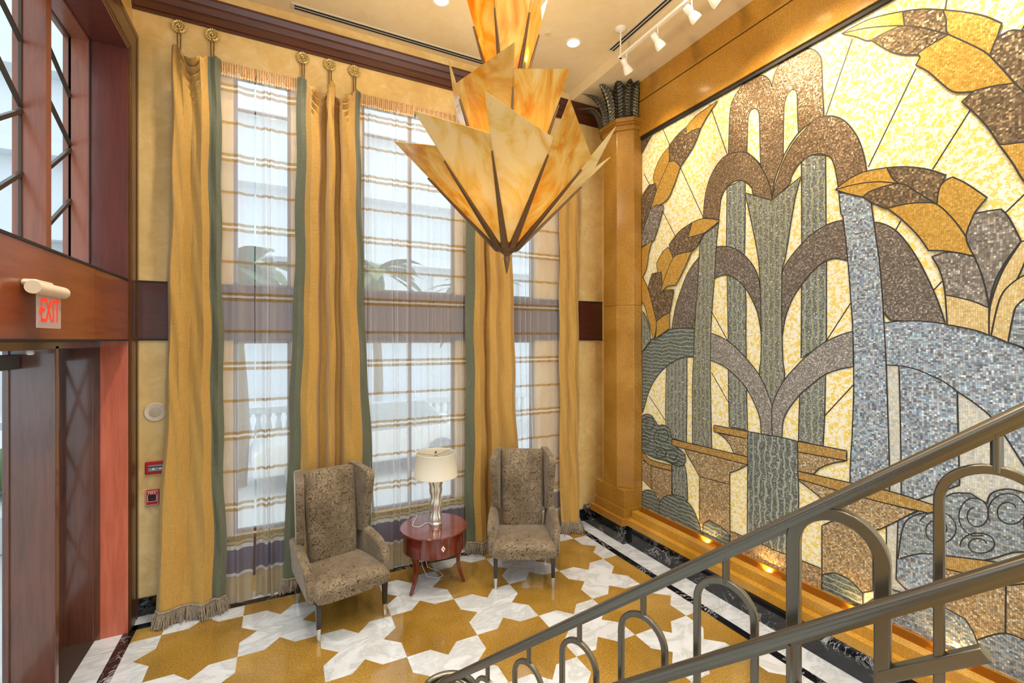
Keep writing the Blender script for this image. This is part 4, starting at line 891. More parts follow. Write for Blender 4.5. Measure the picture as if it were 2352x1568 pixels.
drapery('drapery', 'gold curtain edged green on both sides, behind the left armchair',
        [(0, .125, -.02, .02), (.07, .17, .03, .05), (.14, .215, .11, .05), (.22, .262, .19, .085), (.33, .335, .29, .07), (.385, .372, .335, .0), (.43, .412, .40, .005), (.455, .43, .425, .085), (.50, .457, .455, .10), (.545, .485, .49, .085), (.57, .50, .51, .005), (.62, .545, .57, .005), (.65, .565, .60, .075), (.74, .625, .70, .10), (.83, .69, .81, .07), (.90, .735, .87, .035), (1, .765, .97, .015)],
        (.186, .457, .714), .21, .14, .85, seed=5, puddle=.02)
drapery('drapery', 'gold curtain with a green left edge, between lamp and right armchair',
        [(0, 2.03, 1.985, .02), (.07, 2.08, 2.03, .045), (.15, 2.13, 2.085, .05), (.22, 2.17, 2.15, .085), (.30, 2.24, 2.23, .06), (.34, 2.265, 2.27, .0), (.38, 2.29, 2.30, .005), (.42, 2.31, 2.33, .07), (.52, 2.38, 2.42, .085), (.60, 2.44, 2.50, .05), (.66, 2.48, 2.55, .075), (.78, 2.56, 2.65, .09), (.90, 2.62, 2.73, .06), (1, 2.655, 2.78, .02)],
        (2.08, 2.36, 2.62), .20, .15, 1, seed=8)
drapery('drapery', 'narrow gold curtain beside the marble column at the far corner',
        [(0, 3.40, 3.36, .02), (.2, 3.46, 3.42, .055), (.4, 3.54, 3.48, .035), (.6, 3.60, 3.545, .075), (.8, 3.68, 3.60, .06), (1, 3.73, 3.65, .02)],
        (3.44, 3.70), .15, 0, 1, seed=11, puddle=.12)

def sheer(label, x0, x1, seed, ruf=1.0, hemf=.0, zb=.02):
    rnd = random.Random(seed); W = x1 - x0
    K = [(rnd.uniform(3.5, 6) * W / .5 if i < 2 else rnd.uniform(8, 15) * W / .5, rnd.uniform(0, 6.28), rnd.uniform(.35, 1)) for i in range(5)]
    root = thing('sheer_curtain', label, 'sheer curtain', (0, 0, 0))
    def P(u, v):
        z = zb + (5.285 - zb) * v; g = 1 - v
        a = sum(w * math.sin(u * k * 2 * PI * .5 + p + .25 * math.sin(z * 1.3 + p)) for k, p, w in K)
        y = YB - .045 - .010 * a * (.5 + .7 * g) * ruf - .05 * g ** 3 - hemf * g ** 4
        x = x0 + W * (u + .04 * math.sin(u * 12 + p0)) + .010 * math.sin(z * 1.7 + u * 7 + p0) * g
        return (x, min(y, YB - .02), z + .014 * math.sin(u * K[0][0] * PI + K[0][1]) + .012 * math.sin(u * K[2][0] * PI * .7 + K[2][1]))
    p0 = rnd.uniform(0, 6)
    m = MB(); m.grid(P, int(130 * W / .5), 40); m.build('voile', X['sheer'], root, angle=180)
    h = MB(); n = int(W / .016)
    h.grid(lambda u, v: (x0 + W * u, YB - .022 - .010 * (1 + math.sin(u * n * 2 * PI)) - .012 * math.sin(PI * v), 5.27 + .125 * v + .004 * math.sin(u * n * PI)), n * 5, 6)
    for i in range(n * 2):
        x = x0 + W * (i + .5) / n / 2; h.tube([(x, YB - .045, 5.275), (x + rnd.gauss(0, .003), YB - .05, 5.25 + rnd.uniform(-.004, .006))], .004, 4)
    h.build('heading', X['heading'], root, angle=80)
sheer('left half of the voile pair at the narrow window beside the portal', -.57, -.262, 1, 1.6, .10)
sheer('right half of the voile pair at the narrow window beside the portal', -.25, .14, 2, 1.6, .06)
sheer('voile panel just right of the left armchair at the wide window', .75, 1.385, 3, 1.6, .08)
sheer('voile panel behind the table lamp at the wide window', 1.42, 2.10, 4, 1.2)
sheer('voile panel behind the right armchair at the far window', 2.50, 3.44, 5, 1.2, .05)

# ---- rosettes with looped cords above the curtains
def rosette():
    r = thing('curtain_rosette', '', 'rosette', (0, 0, 0))
    m = MB()
    R = .058
    def tor(rr, tr, tw, n=40):
        m.tube([(rr * math.cos(2 * PI * k / n), -.014, rr * math.sin(2 * PI * k / n)) for k in range(n)], tr, 6, 0, True)
    tor(.050, .006, 0); tor(.022, .004, 0)
    for k in range(20):
        a = 2 * PI * k / 20; m.sphere((R * math.cos(a), -.012, R * math.sin(a)), .0095, 6)
    for k in range(8):
        a = 2 * PI * k / 8 + .2; c = (.036 * math.cos(a), -.016, .036 * math.sin(a))
        m.tube([(c[0] + .011 * math.cos(b) * math.cos(a) - .007 * math.sin(b) * math.sin(a), -.018, c[2] + .011 * math.cos(b) * math.sin(a) + .007 * math.sin(b) * math.cos(a)) for b in [2 * PI * j / 10 for j in range(10)]], .0032, 5, 0, True)
    m.sphere((0, -.018, 0), .014, 8)
    m.lathe([(.02, 0), (.02, .0)], 8)
    m.tube([(0, .018, 0), (0, -.012, 0)], .012, 10)
    m.tube([(0, .018, 0), (0, .0145, 0)], .022, 12)
    m.build('medallion', m_plain('gilt bronze', lin((214, 192, 130)), .35, .75), r)
    c = MB()
    for sx in (-1, 1):
        for q in (0, PI):
            c.tube([(sx * .014 * (1 - .3 * t) + .0032 * math.cos(t * 38 + q), -.014 + .0032 * math.sin(t * 38 + q), -.055 - .205 * t) for t in [i / 36 for i in range(37)]], .0036, 5)
    c.tube([(-.014, -.014, -.07), (0, -.018, -.052), (.014, -.014, -.07)], .006, 6)
    c.build('cord', X['rope'], r)
    return r
R0 = None
for x, lab in ((-.906, 'gilt rosette nearest the portal, over the gold side of the first curtain'), (-.635, 'gilt rosette over the green edge of the curtain beside the portal'),
               (.186, 'leftmost of three gilt rosettes above the green-edged middle curtain'), (.457, 'middle of three gilt rosettes above the green-edged middle curtain'), (.714, 'rightmost of three gilt rosettes above the green-edged middle curtain')):
    r = R0 = rosette() if R0 is None else R0
    if r is not None and r.get('used'): r = copy_tree(R0)
    r['used'] = 1; r['label'] = lab; r['group'] = 'rosettes along the top of the curtains'; r.location = (x, YB - .02, 5.635)
for o in bpy.data.objects:
    if 'used' in o: del o['used']

# ================================================================ wingback armchairs
def make_chair():
    root = thing('wingback_armchair', '', 'armchair')
    # seat: domed cushion with a rounded waterfall front
    m = MB(); secs = []
    for y, zt, zb, w in ((-.055, .385, .345, .60), (-.065, .425, .325, .652), (-.045, .462, .318, .672), (.02, .486, .315, .678), (.16, .492, .315, .668), (.34, .482, .315, .648), (.52, .466, .315, .60), (.66, .452, .315, .56)):
        hw = w / 2; q = []
        for (a, b) in ((-1, 0), (-1, .35), (-.985, .72), (-.90, .93), (-.6, 1), (0, 1.03), (.6, 1), (.90, .93), (.985, .72), (1, .35), (1, 0)): q.append((a * hw, y, zb + (zt - zb) * b))
        secs.append(q)
    m.loft(secs); m.build('seat', X['velvet'], root, sub=1, angle=180)
    # backrest: tall slightly curved slab leaning back
    m = MB(); secs = []
    for z, y, w, t_ in ((.40, .56, .46, .10), (.48, .575, .475, .115), (.70, .60, .48, .125), (.95, .635, .495, .115), (1.18, .68, .515, .10), (1.275, .70, .525, .085), (1.30, .712, .52, .05)):
        hw = w / 2; q = []
        for a, b in ((-1, 0), (-.8, -.12), (-.4, -.22), (0, -.25), (.4, -.22), (.8, -.12), (1, 0), (1.0, .8), (.9, 1), (0, 1.03), (-.9, 1), (-1, .8)): q.append((a * hw, y - t_ / 2 + b * t_, z))
        secs.append(q)
    m.loft(secs); m.build('backrest', X['velvet'], root, sub=1, angle=180)
    def plate(nm, poly, cx_, th):
        for sg in (-1, 1):
            m = MB()
            m.prism(poly, lambda y, z, t: (sg * (cx_(y, z) + t), y, z), -th / 2, th / 2)
            m.build(nm, X['velvet'], root, bevel=.026, segs=4, angle=75)
    wing = [(.745, .60), (.80, 1.285), (.775, 1.31), (.70, 1.312), (.50, 1.285), (.43, 1.262), (.415, 1.225), (.44, 1.05), (.485, .82), (.515, .64)]
    plate('wing', wing, lambda y, z: .262 + .26 * max(0, .70 - y) * (1 if z > .6 else .7) + .012 * (z - .6), .078)
    arm = [(.74, .318), (.75, .66), (.60, .668), (.47, .668), (.27, .640), (.14, .60), (.085, .565), (.07, .50), (.045, .42), (.015, .318)]
    plate('arm', arm, lambda y, z: .292 + .045 * min(1, max(0, (.72 - y) / .5)) + .03 * max(0, (z - .42)) / .25, .082)
    for sx, y, dx, dy in ((-1, 0, 0, 0), (1, 0, 0, 0), (-1, .655, .012, .09), (1, .655, .012, .09)):
        x = sx * (.300 if y < .1 else .275)
        m = MB(); m.bar((x, y, .33), (x + sx * dx * .66, y + dy * .66, .115), .046, .046, 0, (0, 1, 0), .034, .034)
        lg = m.build('leg', X['ebony'], root, bevel=.003)
        m = MB(); m.bar((x + sx * dx * .66, y + dy * .66, .115), (x + sx * dx, y + dy, 0), .034, .034, 0, (0, 1, 0), .022, .022)
        m.build('ferrule', X['chrome'], lg, bevel=.002)['label'] = 'polished metal leg tip'
    return root
ca_ = make_chair()
ca_.location = (.559, 4.315, 0); ca_.rotation_euler = (0, 0, math.atan2(.218, .976))
ca_['label'] = 'taupe cut-velvet wingback armchair turned towards the lamp table, left of it'; ca_['group'] = 'pair of wingback armchairs'
cb_ = copy_tree(ca_); cb_.location = (2.25, 4.20, 0); cb_.rotation_euler = (0, 0, math.atan2(-.436, .9))
cb_['label'] = 'taupe cut-velvet wingback armchair facing forward, right of the lamp table'

# ================================================================ side table
TX, TY = 1.451, 4.784
tb = thing('side_table', 'round rosewood drum side table on three sabre legs between the armchairs', 'table', (TX, TY, 0))
m = MB(); m.lathe([(.20, .578), (.352, .578), (.357, .584), (.357, .592), (.352, .597), (.0001, .597)], 64); m.build('table_top', X['rosetop'], tb)
m = MB(); m.lathe([(.18, .365), (.318, .365), (.326, .372), (.330, .575), (.335, .578)], 64); m.build('drum', X['rose'], tb)
a0 = math.atan2(4.438 - TY, 1.45 - TX)
m = MB(); u = Vector((-math.sin(a0), math.cos(a0), 0)); o_ = Vector((math.cos(a0), math.sin(a0), 0)); c0 = o_ * .329 + Vector((0, 0, .475))
for sc, dpt, mi in ((.033, .004, 0), (.011, .006, 1)):
    q = [c0 + o_ * dpt + Vector((0, 0, sc)), c0 + o_ * dpt + u * sc * .62, c0 + o_ * dpt - Vector((0, 0, sc)), c0 + o_ * dpt - u * sc * .62]
    m.add(q + [p - o_ * .012 for p in q], [(0, 1, 2, 3), (0, 4, 5, 1), (1, 5, 6, 2), (2, 6, 7, 3), (3, 7, 4, 0)], mi)
m.build('escutcheon', [X['ivory'], X['black']], tb)
for dx, dy in ((1.163 - TX, 4.606 - TY), (1.733 - TX, 4.619 - TY), (1.456 - TX, 5.128 - TY)):
    d = Vector((dx, dy, 0)); L = d.length; d.normalize(); m = MB()
    pts = [d * (.298 - .035 * math.sin(t * PI) ** 1.0 + (L + .012 - .298) * t ** 2.5) + Vector((0, 0, .40 * (1 - t))) for t in [i / 14 for i in range(15)]]
    m.tube(pts, [.034 - .020 * (i / 14) for i in range(15)], 4, 0, False, True, [(-1, -.75), (1, -.75), (1, .75), (-1, .75)])
    m.build('leg', X['rose'], tb, bevel=.003, angle=30)

# ================================================================ table lamp
LX, LY = 1.48, 4.805
lp = thing('table_lamp', 'table lamp with rippled silver base and ivory drum shade', 'lamp', (LX, LY, .598))
prof = [(.0001, 0), (.068, 0), (.070, .018), (.060, .026), (.058, .034), (.066, .05), (.060, .075), (.048, .115), (.052, .155), (.060, .185), (.062, .205), (.052, .235), (.050, .262), (.060, .30), (.066, .325), (.062, .345), (.064, .365), (.076, .40), (.078, .415), (.062, .435), (.040, .45), (.02, .455), (.0001, .455)]
prof = [(r, z * 1.17) for r, z in prof]
m = MB(); m.lathe(prof, 64, rad=lambda a, z: 1 + (.085 if .045 < z < .51 else .02) * math.cos(9 * a + 2.2 * math.sin(z * 13)))
m.build('base', X['silver'], lp)
m = MB(); m.lathe([(.237, .525), (.233, .53), (.210, .775), (.212, .782)], 56, caps=False); m.build('shade', X['shade'], lp, thick=.003)
m = MB(); m.tube([(0, 0, .52), (0, 0, .71)], .007, 8)
for k in range(3):
    a = 2 * PI * k / 3 + .5; m.tube([(0, 0, .745), (.210 * math.cos(a), .210 * math.sin(a), .764)], .0025, 5)
m.tube([(.055 * math.sin(t) * .9, 0, .56 + .185 * (1 - math.cos(t)) / 2) for t in [PI * i / 12 for i in range(13)]], .003, 5); m.tube([(-.055 * math.sin(t) * .9, 0, .56 + .185 * (1 - math.cos(t)) / 2) for t in [PI * i / 12 for i in range(13)]], .003, 5)
m.build('harp', X['brass'], lp)
m = MB(); m.lathe([(.004, .742), (.012, .75), (.004, .765), (.014, .78), (.014, .79), (.0001, .80)], 12); m.build('finial', X['brass'], lp)
m = MB(); m.sphere((0, 0, .62), .03, 8); m.build('bulb', X['shade'], lp)
def rel(p): return (p[0] - LX, p[1] - LY, p[2] - .598)
m = MB()
m.tube([rel(p) for p in smooth_poly([(1.45, 4.85), (1.38, 4.88), (1.33, 4.83), (1.30, 4.90), (1.33, 5.02), (1.36, 5.12)], False, 200) and [(v.x, v.y, .602) for v in smooth_poly([(1.45, 4.85), (1.38, 4.86), (1.30, 4.80), (1.24, 4.86), (1.30, 5.0), (1.36, 5.11)], False, 200)]], .0035, 6)
m.tube([rel(p) for p in ((1.36, 5.11, .602), (1.365, 5.142, .595), (1.37, 5.145, .5), (1.36, 5.0, .34), (1.36, 4.92, .12), (1.40, 4.86, .02), (1.50, 4.80, .006), (1.57, 4.83, .006), (1.56, 4.93, .006), (1.45, 5.02, .04), (1.42, 5.08, .2), (1.42, 5.2, .18))], .0035, 6)
m.build('cord', X['cord'], lp)

# ================================================================ stair railing
RB = Vector((.677, 2.121, .944)); RD = Vector((-.38599, 1.31211, -1.11214)); rh = math.hypot(RD.x, RD.y); RU = -RD / rh   # per metre of plan, going up
rl = thing('stair_railing', 'bronze metal stair railing with arched hoops descending to the lobby floor', 'railing', (0, 0, 0))
def RP(s, dz=0, lat=0):                        # s = plan distance up the flight, lat = towards the stair
    p = RB + RU * s; side = Vector((-RU.y, RU.x, 0)).normalized()
    return Vector((p.x, p.y, p.z + dz)) + side * lat
RAILSECT = [(-1, -.62), (-1, -.30), (-.92, -.05), (-.92, .02), (-1, .06), (-.97, .38), (-.75, .72), (-.4, .92), (0, 1), (.4, .92), (.75, .72), (.97, .38), (1, .06), (.92, .02), (.92, -.05), (1, -.30), (1, -.62), (.55, -.66), (.55, -1.15), (-.55, -1.15), (-.55, -.66)]
def sweep(m, pts, r, sect):
    P = [Vector(p) for p in pts]; N = len(P); vs = []; fs = []; n = len(sect)
    for i, p in enumerate(P):
        t = (P[min(i + 1, N - 1)] - P[max(i - 1, 0)]).normalized(); sd = t.cross(Vector((0, 0, 1))).normalized(); up = sd.cross(t)
        for u, w in sect: vs.append(p + sd * u * r + up * w * r)
    for i in range(N - 1):
        for k in range(n):
            k2 = (k + 1) % n; fs.append((i * n + k, i * n + k2, (i + 1) * n + k2, (i + 1) * n + k))
    fs.append(tuple(range(n))[::-1]); fs.append(tuple((N - 1) * n + k for k in range(n)))
    m.add(vs, fs, 0, True)
m = MB()
sweep(m, [RP(s) for s in (0, .5, 1, 1.5, 2, 2.6)], .0158, RAILSECT)
# the foot of the rail levels out and curls into a flat volute
base = RP(0); fw = Vector((RD.x, RD.y, 0)).normalized(); sd = Vector((fw.y, -fw.x, 0))
vc = Vector((.700, 2.045, .925)); vol = []
for i in range(64):
    a = 2.2 - i / 63 * 2 * PI * 1.75; rr = .135 * (1 - .62 * (i / 63) ** 1.2)
    vol.append(vc + Vector((rr * math.cos(a), rr * math.sin(a), .012 * (1 - i / 63))))
sweep(m, vol, .0158, RAILSECT)
m.build('handrail', X['iron'], rl, angle=35)
m = MB()
def R2(s): return RP(s, -.252, -.075)
sweep(m, [R2(s) for s in (0.0, .5, 1, 1.5, 2, 2.6)], .0158, RAILSECT); m.build('lower_handrail', X['iron'], rl, angle=35)
SPC = .2475; first = 1.093
def hoop_pts(s0, hw, top, leg):
    pts = [(s0 - hw, leg)]; 
    for i in range(17):
        a = PI - PI * i / 16; pts.append((s0 + hw * math.cos(a), top - hw + hw * math.sin(a)))
    pts.append((s0 + hw, leg)); return pts
def flat_sweep(m, pts2, w, dep, slope):
    """a square bar following (s, z) points in the railing's own plane"""
    P = [Vector((RB.x + RU.x * s, RB.y + RU.y * s, z)) for s, z in pts2]; N = len(P); side = Vector((-RU.y, RU.x, 0)).normalized(); vs = []; fs = []
    for i, p in enumerate(P):
        t = (P[min(i + 1, N - 1)] - P[max(i - 1, 0)]).normalized(); nrm = side.cross(t).normalized()
        for a, b in ((-1, -1), (1, -1), (1, 1), (-1, 1)): vs.append(p + nrm * a * w / 2 + side * b * dep / 2)
    for i in range(N - 1):
        for k in range(4): fs.append((i * 4 + k, i * 4 + (k + 1) % 4, (i + 1) * 4 + (k + 1) % 4, (i + 1) * 4 + k))
    fs += [(3, 2, 1, 0), tuple((N - 1) * 4 + k for k in range(4))]
    m.add(vs, fs, 0, False)
hoops = []
for k in range(-4, 5):
    s0 = first + SPC * k; zr = RB.z + RU.z * s0; big = (k == 2)
    hw = .084 if big else .075; w = .029 if big else .018; top = zr - (.032 if big else .080)
    m = MB(); flat_sweep(m, hoop_pts(s0, hw, top, zr - .80), w, .016 if not big else .024, 0)
    m.build('hoop', X['iron'], rl, bevel=.003, angle=30)
    hoops.append((s0, hw, w, big))
    if not big:
        m = MB(); p = RP(s0 + .004, -.015); q = Vector((p.x, p.y, top - .004)); m.tube([p, q], .0095, 10); m.build('baluster_post', X['iron'], rl)
for (s0, h0, w0, b0), (s1, h1, w1, b1) in zip(hoops, hoops[1:]):
    a = s0 + h0 - (0 if b0 else .028); b = s1 - h1 + (0 if b1 else .066)
    m = MB(); m.bar(RP(a, -.422), RP(b, -.422), .026, .026, 0); m.build('mid_bar', X['iron'], rl, bevel=.003)
m = MB(); m.bar(RP(.1, -.80), RP(2.3, -.80), .03, .03); m.build('bottom_rail', X['iron'], rl)
m = MB(); s0 = first + SPC * 2 - .072
p = R2(s0); m.bar(p + Vector((0, 0, -.015)), p + Vector((0, 0, -.12)), .026, .007, 0, (RU.x, RU.y, 0), .014, .006)
m.tube([p + Vector((0, 0, -.11)), p + Vector((.012, .003, -.135)), p + Vector((.035, .01, -.145)), RP(s0, -.40, 0)], [.006, .007, .007, .008], 8)
m.build('rail_bracket', X['iron'], rl)
# stair flight below the frame that carries the railing
st = MB(); n = 11
for i in range(n):
    a = RP(.10 + i * .225); z = .155 * (i + 1)
    side = Vector((-RU.y, RU.x, 0)).normalized(); b = RP(.10 + (i + 1) * .225)
    zt = (RB.z + RU.z * (.10 + i * .225)) - .86
    q = [Vector((a.x, a.y, zt)) + side * .03, Vector((b.x, b.y, zt)) + side * .03, Vector((b.x, b.y, zt)) - side * .95, Vector((a.x, a.y, zt)) - side * .95]
    st.add(q + [Vector((p.x, p.y, max(0, zt - .35))) for p in q], [(0, 1, 2, 3), (7, 6, 5, 4), (0, 4, 5, 1), (1, 5, 6, 2), (2, 6, 7, 3), (3, 7, 4, 0)])
struct(st.build('trim_11', X['fwhite']), 'white marble stair flight under the railing')

# ================================================================ wall devices
ex = thing('exit_sign', 'illuminated red EXIT sign on a tan bracket on the mahogany fascia', 'exit sign', (-1.235, 3.40, 2.79))
m = MB(); m.tube([(.075, -.185, .085), (.075, .175, .085)], .034, 20); m.build('housing', X['offwhite'], ex, angle=30)
m = MB(); m.prism([(-.10, .10), (.10, .10), (.12, .115), (.10, .135), (-.10, .135), (-.12, .115)], lambda u, v, t: (t, u, v), 0, .06); m.build('canopy', X['offwhite'], ex, bevel=.008)
m = MB(); m.box(.073, .079, -.145, .135, -.125, .055); pnl = m.build('panel', X['clear'], ex)
text_obj('lettering', 'EXIT', .185, .001, X['exitred'], pnl, (.0805, .0, -.035), (PI / 2, 0, PI / 2), .62)
m = MB(); m.bar((.0805, -.128, -.035), (.0805, -.116, -.018), .005, .002); m.bar((.0805, -.128, -.035), (.0805, -.116, -.052), .005, .002); m.build('arrow', X['exitred'], pnl)
fs_ = thing('fire_alarm_strobe', 'long red fire alarm strobe, upper red device on the cream wall', 'fire alarm', (-1.078, YB, 1.386))
m = MB(); m.prism([(-.094, -.058), (.094, -.058), (.094, .058), (-.094, .058)], lambda u, v, t: (u, -t, v), 0, .03); m.build('housing', X['red'], fs_, bevel=.008)
m = MB(); m.prism([(-.066, -.028), (.07, -.028), (.07, .028), (-.066, .028)], lambda u, v, t: (u, -t, v), .028, .034); m.build('face', X['steel'], fs_)
m = MB(); m.box(-.066, .07, -.036, -.03, .006, .014, 0)
for cx in (-.028, .026): m.sphere((cx, -.034, -.012), .012, 8, 1, .8)
m.build('lens', [X['slot'], X['white']], fs_)
fp = thing('fire_pull_station', 'red and black fire pull station below the strobe on the cream wall', 'fire pull station', (-1.115, YB, 1.104))
m = MB(); m.prism([(-.052, -.072), (.052, -.072), (.052, .072), (-.052, .072)], lambda u, v, t: (u, -t, v), 0, .034); m.build('housing', X['red'], fp, bevel=.006)
m = MB()
for a, b, c_, d in ((-.047, -.066, -.044, .066), (.044, -.066, .047, .066), (-.047, -.066, .047, -.063), (-.047, .063, .047, .066), (-.036, -.03, -.032, .03), (.032, -.03, .036, .03), (-.036, -.034, .036, -.030)): m.box(a, c_, -.0365, -.030, b, d)
m.build('white_rim', X['white'], fp)
m = MB(); m.box(-.031, .031, -.040, -.03, -.004, .03); m.box(-.028, .028, -.044, -.03, -.024, -.012); m.build('handle', X['black'], fp, bevel=.003)
text_obj('lettering', 'FIRE', .034, .0008, X['white'], fp, (0, -.0368, .047), (PI / 2, 0, 0), 1.05)
bp = thing('brass_plate', 'small square brass switch plate beside the fire pull station', 'plate', (-1.018, YB, 1.112))
m = MB(); m.prism([(-.036, -.056), (.036, -.056), (.036, .056), (-.036, .056)], lambda u, v, t: (u, -t, v), 0, .012); pb_ = m.build('plate', X['plate'], bp, bevel=.003)
for k, w in enumerate(('PUSH', 'TO', 'EXIT')): text_obj('lettering', w, .015, .0005, X['black'], pb_, (0, -.0126, .018 - .016 * k), (PI / 2, 0, 0), 1.1)
spk = thing('wall_speaker', 'round cream wall speaker on the plaster beside the portal', 'speaker', (-1.096, YB, 1.912))
m = MB(); m.lathe([(.092, 0), (.092, .006), (.082, .014), (.055, .010), (.05, .010)], 40); s_ = m.build('bezel', X['offwhite'], spk); s_.rotation_euler = (PI / 2, 0, 0)
m = MB(); m.lathe([(.05, .004), (.048, .012), (.03, .016), (.0001, .017)], 32); s_ = m.build('grille', m_plain('tan speaker grille', lin((190, 172, 148)), .6), spk); s_.rotation_euler = (PI / 2, 0, 0)

# ================================================================ ceiling devices
def downlight(x, y, lab, grp='recessed ceiling downlights', en=200):
    d = thing('downlight', lab, 'downlight', (x, y, ZC), 0, grp)
    m = MB(); m.lathe([(.088, 0), (.088, -.006), (.072, -.008), (.070, .0)], 32); m.build('trim_ring', X['white'], d)
    m = MB(); m.lathe([(.0001, -.002), (.070, -.002)], 32); m.build('lens', X['lamp'], d)
    L = bpy.data.lights.new('downlight_beam', 'SPOT'); L.energy = en; L.color = (1, .92, .79); L.spot_size = 2.0; L.spot_blend = .7; L.shadow_soft_size = .07
    o = bpy.data.objects.new('downlight_beam', L); COL.objects.link(o); o.parent = d; o.location = (0, 0, -.03)
    return d
downlight(3.05, 4.47, 'glowing recessed downlight between chandelier and track light', en=95)
downlight(1.45, 4.52, 'recessed downlight cut by the top of the picture, left of the chandelier')
DL = [(-.15, 4.5), (-.15, 2.9), (3.05, 2.9), (1.45, 1.3), (-.15, 1.3), (3.05, 1.3), (-.15, -.3), (1.45, -.3), (3.05, -.3)]  # unseen lamps added for fill, continuing the visible grid
for x, y in DL: downlight(x, y, 'unseen recessed downlight continuing the ceiling grid, added as fill light')
def vent(name, lab, x0, x1, y0, y1):
    v = thing(name, lab, 'air vent', ((x0 + x1) / 2, (y0 + y1) / 2, ZC)); lx, ly = (x1 - x0) / 2, (y1 - y0) / 2
    m = MB(); m.box(-lx, lx, -ly, ly, -.008, 0); m.build('frame', m_plain('white vent frame', lin((206, 198, 186)), .4), v)
    m = MB()
    if lx > ly:
        for k in (-.45, .45): m.box(-lx + .03, lx - .01, ly * k - .011, ly * k + .011, -.010, -.007)
    else:
        for k in (-.45, .45): m.box(lx * k - .011, lx * k + .011, -ly + .01, ly - .03, -.010, -.007)
    m.build('slot', X['slot'], v)
vent('linear_air_vent', 'long white slot air vent in the ceiling above the curtains', .07, 2.9, 5.245, 5.335)
vent('linear_air_vent', 'white slot air vent in the ceiling beside the track light', 3.49, 3.58, 1.0, 4.40)
dt = MB(); dt.lathe([(.0001, -.006), (.036, -.006), (.038, -.003), (.038, 0)], 24, (2.70, 4.475, ZC)); tag(dt.build('sprinkler_cover', m_plain('ceiling coloured cap', lin((218, 192, 144)), .5)), 'small round cover cap flush in the ceiling beside the downlight', 'ceiling cap')
tk = thing('track_light', 'white track light with spotlights aimed at the mosaic', 'track light', (3.385, 4.03, 0))
m = MB(); m.lathe([(.062, ZC), (.062, ZC - .012), (.045, ZC - .028), (.012, ZC - .034), (.008, ZC - .05), (.008, 5.79), (.014, 5.785), (.014, 5.765), (.0001, 5.765)], 24); m.build('canopy', X['white'], tk)
m = MB(); m.box(-.018, .018, -4.4, .02, 5.765, 5.795); m.build('track', X['white'], tk, bevel=.003)
m = MB(); m.lathe([(.006, ZC), (.006, 5.79)], 10, (0, -1.9, 0)); m.build('hanger', X['white'], tk)
def head(y, aim):
    h = empty('spotlight_head', (0, y, 5.765)); h.parent = tk
    m = MB(); m.tube([(0, 0, 0), (0, 0, -.085)], .007, 8); m.tube([(0, 0, -.08), (.0, 0, -.115)], .013, 10); m.build('stem', X['white'], h)
    d = Vector(aim).normalized(); c = Vector((-.012, 0, -.135)); m = MB()
    prof = [(.022, -.075), (.032, -.065), (.034, -.01), (.030, 0), (.034, .01), (.050, .055), (.052, .085), (.048, .088), (.04, .04)]
    m.lathe(prof, 24); q = d.to_track_quat('Z', 'Y'); s_ = m.build('shade', X['white'], h); s_.rotation_euler = q.to_euler(); s_.location = c
    m = MB(); m.lathe([(.0001, .045), (.040, .045)], 20); l_ = m.build('lens', X['lamp'], h); l_.rotation_euler = q.to_euler(); l_.location = c
    L = bpy.data.lights.new('spot_beam', 'SPOT'); L.energy = 42; L.color = (1, .80, .52); L.spot_size = 1.15; L.spot_blend = .8; L.shadow_soft_size = .04
    o = bpy.data.objects.new('spot_beam', L); COL.objects.link(o); o.parent = h; o.location = c + d * .095; o.rotation_euler = (-d).to_track_quat('Z', 'Y').to_euler()
for y, aim in ((-.10, (.80, .15, -.8)), (-.57, (.80, -.1, -.9)), (-1.0, (.80, -.2, -.75)), (-1.22, (.8, -.35, -.7)), (-1.75, (.8, -.1, -.7)), (-2.4, (.8, -.1, -.9))): head(y, aim)
# uplights lying in the gutter at the foot of the mosaic
U0 = None
for i, (y, lab) in enumerate(((3.55, 'small uplight in the ledge gutter nearest the column'), (2.83, 'second uplight from the column in the ledge gutter'), (2.06, 'third uplight from the column in the ledge gutter'), (1.50, 'uplight in the ledge gutter seen past the big railing hoop'))):
    u = thing('uplight', lab, 'uplight', (4.125, y, .337), 0, 'uplights along the mosaic ledge')
    m = MB(); m.box(-.016, .016, -.13, .13, 0, .012); m.build('channel', X['brass'], u)
    m = MB(); m.box(-.008, .012, -.12, .12, .012, .018); m.build('tube', X['glow'], u)
    L = bpy.data.lights.new('uplight_beam', 'SPOT'); L.energy = 7; L.color = (1, .62, .22); L.spot_size = 2.2; L.spot_blend = .8; L.shadow_soft_size = .02
    o = bpy.data.objects.new('uplight_beam', L); COL.objects.link(o); o.parent = u; o.location = (0, 0, .025); o.rotation_euler = Vector((-.55, 0, -1)).to_track_quat('Z', 'Y').to_euler()

# ================================================================ outside
ot = MB(); ot.box(-14, 14, YB + .2, 40, -.3, -.05); ot.box(-20, XL - .45, -10, YB + .2, -.3, -.03); struct(ot.build('ground', X['paving']), 'pale paved forecourt outside the windows')
ov = MB(); ov.box(-1.4, 4.4, YB + .19, 6.75, 6.0, 6.2); struct(ov.build('trim_12', X['render']), 'white porch soffit outside the windows')
for x, lab in ((-.30, 'round disc outside the narrow window imitating a reflected ceiling light'), (1.62, 'round disc outside the wide window imitating a reflected ceiling light')):
    l_ = thing('reflection_disc', lab, 'soffit light', (x, 6.28, 6.0), 0, 'reflection discs outside')  # added discs stand in for ceiling lamps mirrored in the glass
    m = MB(); m.lathe([(.10, 0), (.10, -.008), (.07, -.01), (.068, -.002)], 24); m.build('trim_ring', X['white'], l_)
    m = MB(); m.lathe([(.0001, -.004), (.068, -.004)], 24); m.build('lens', X['render'], l_)
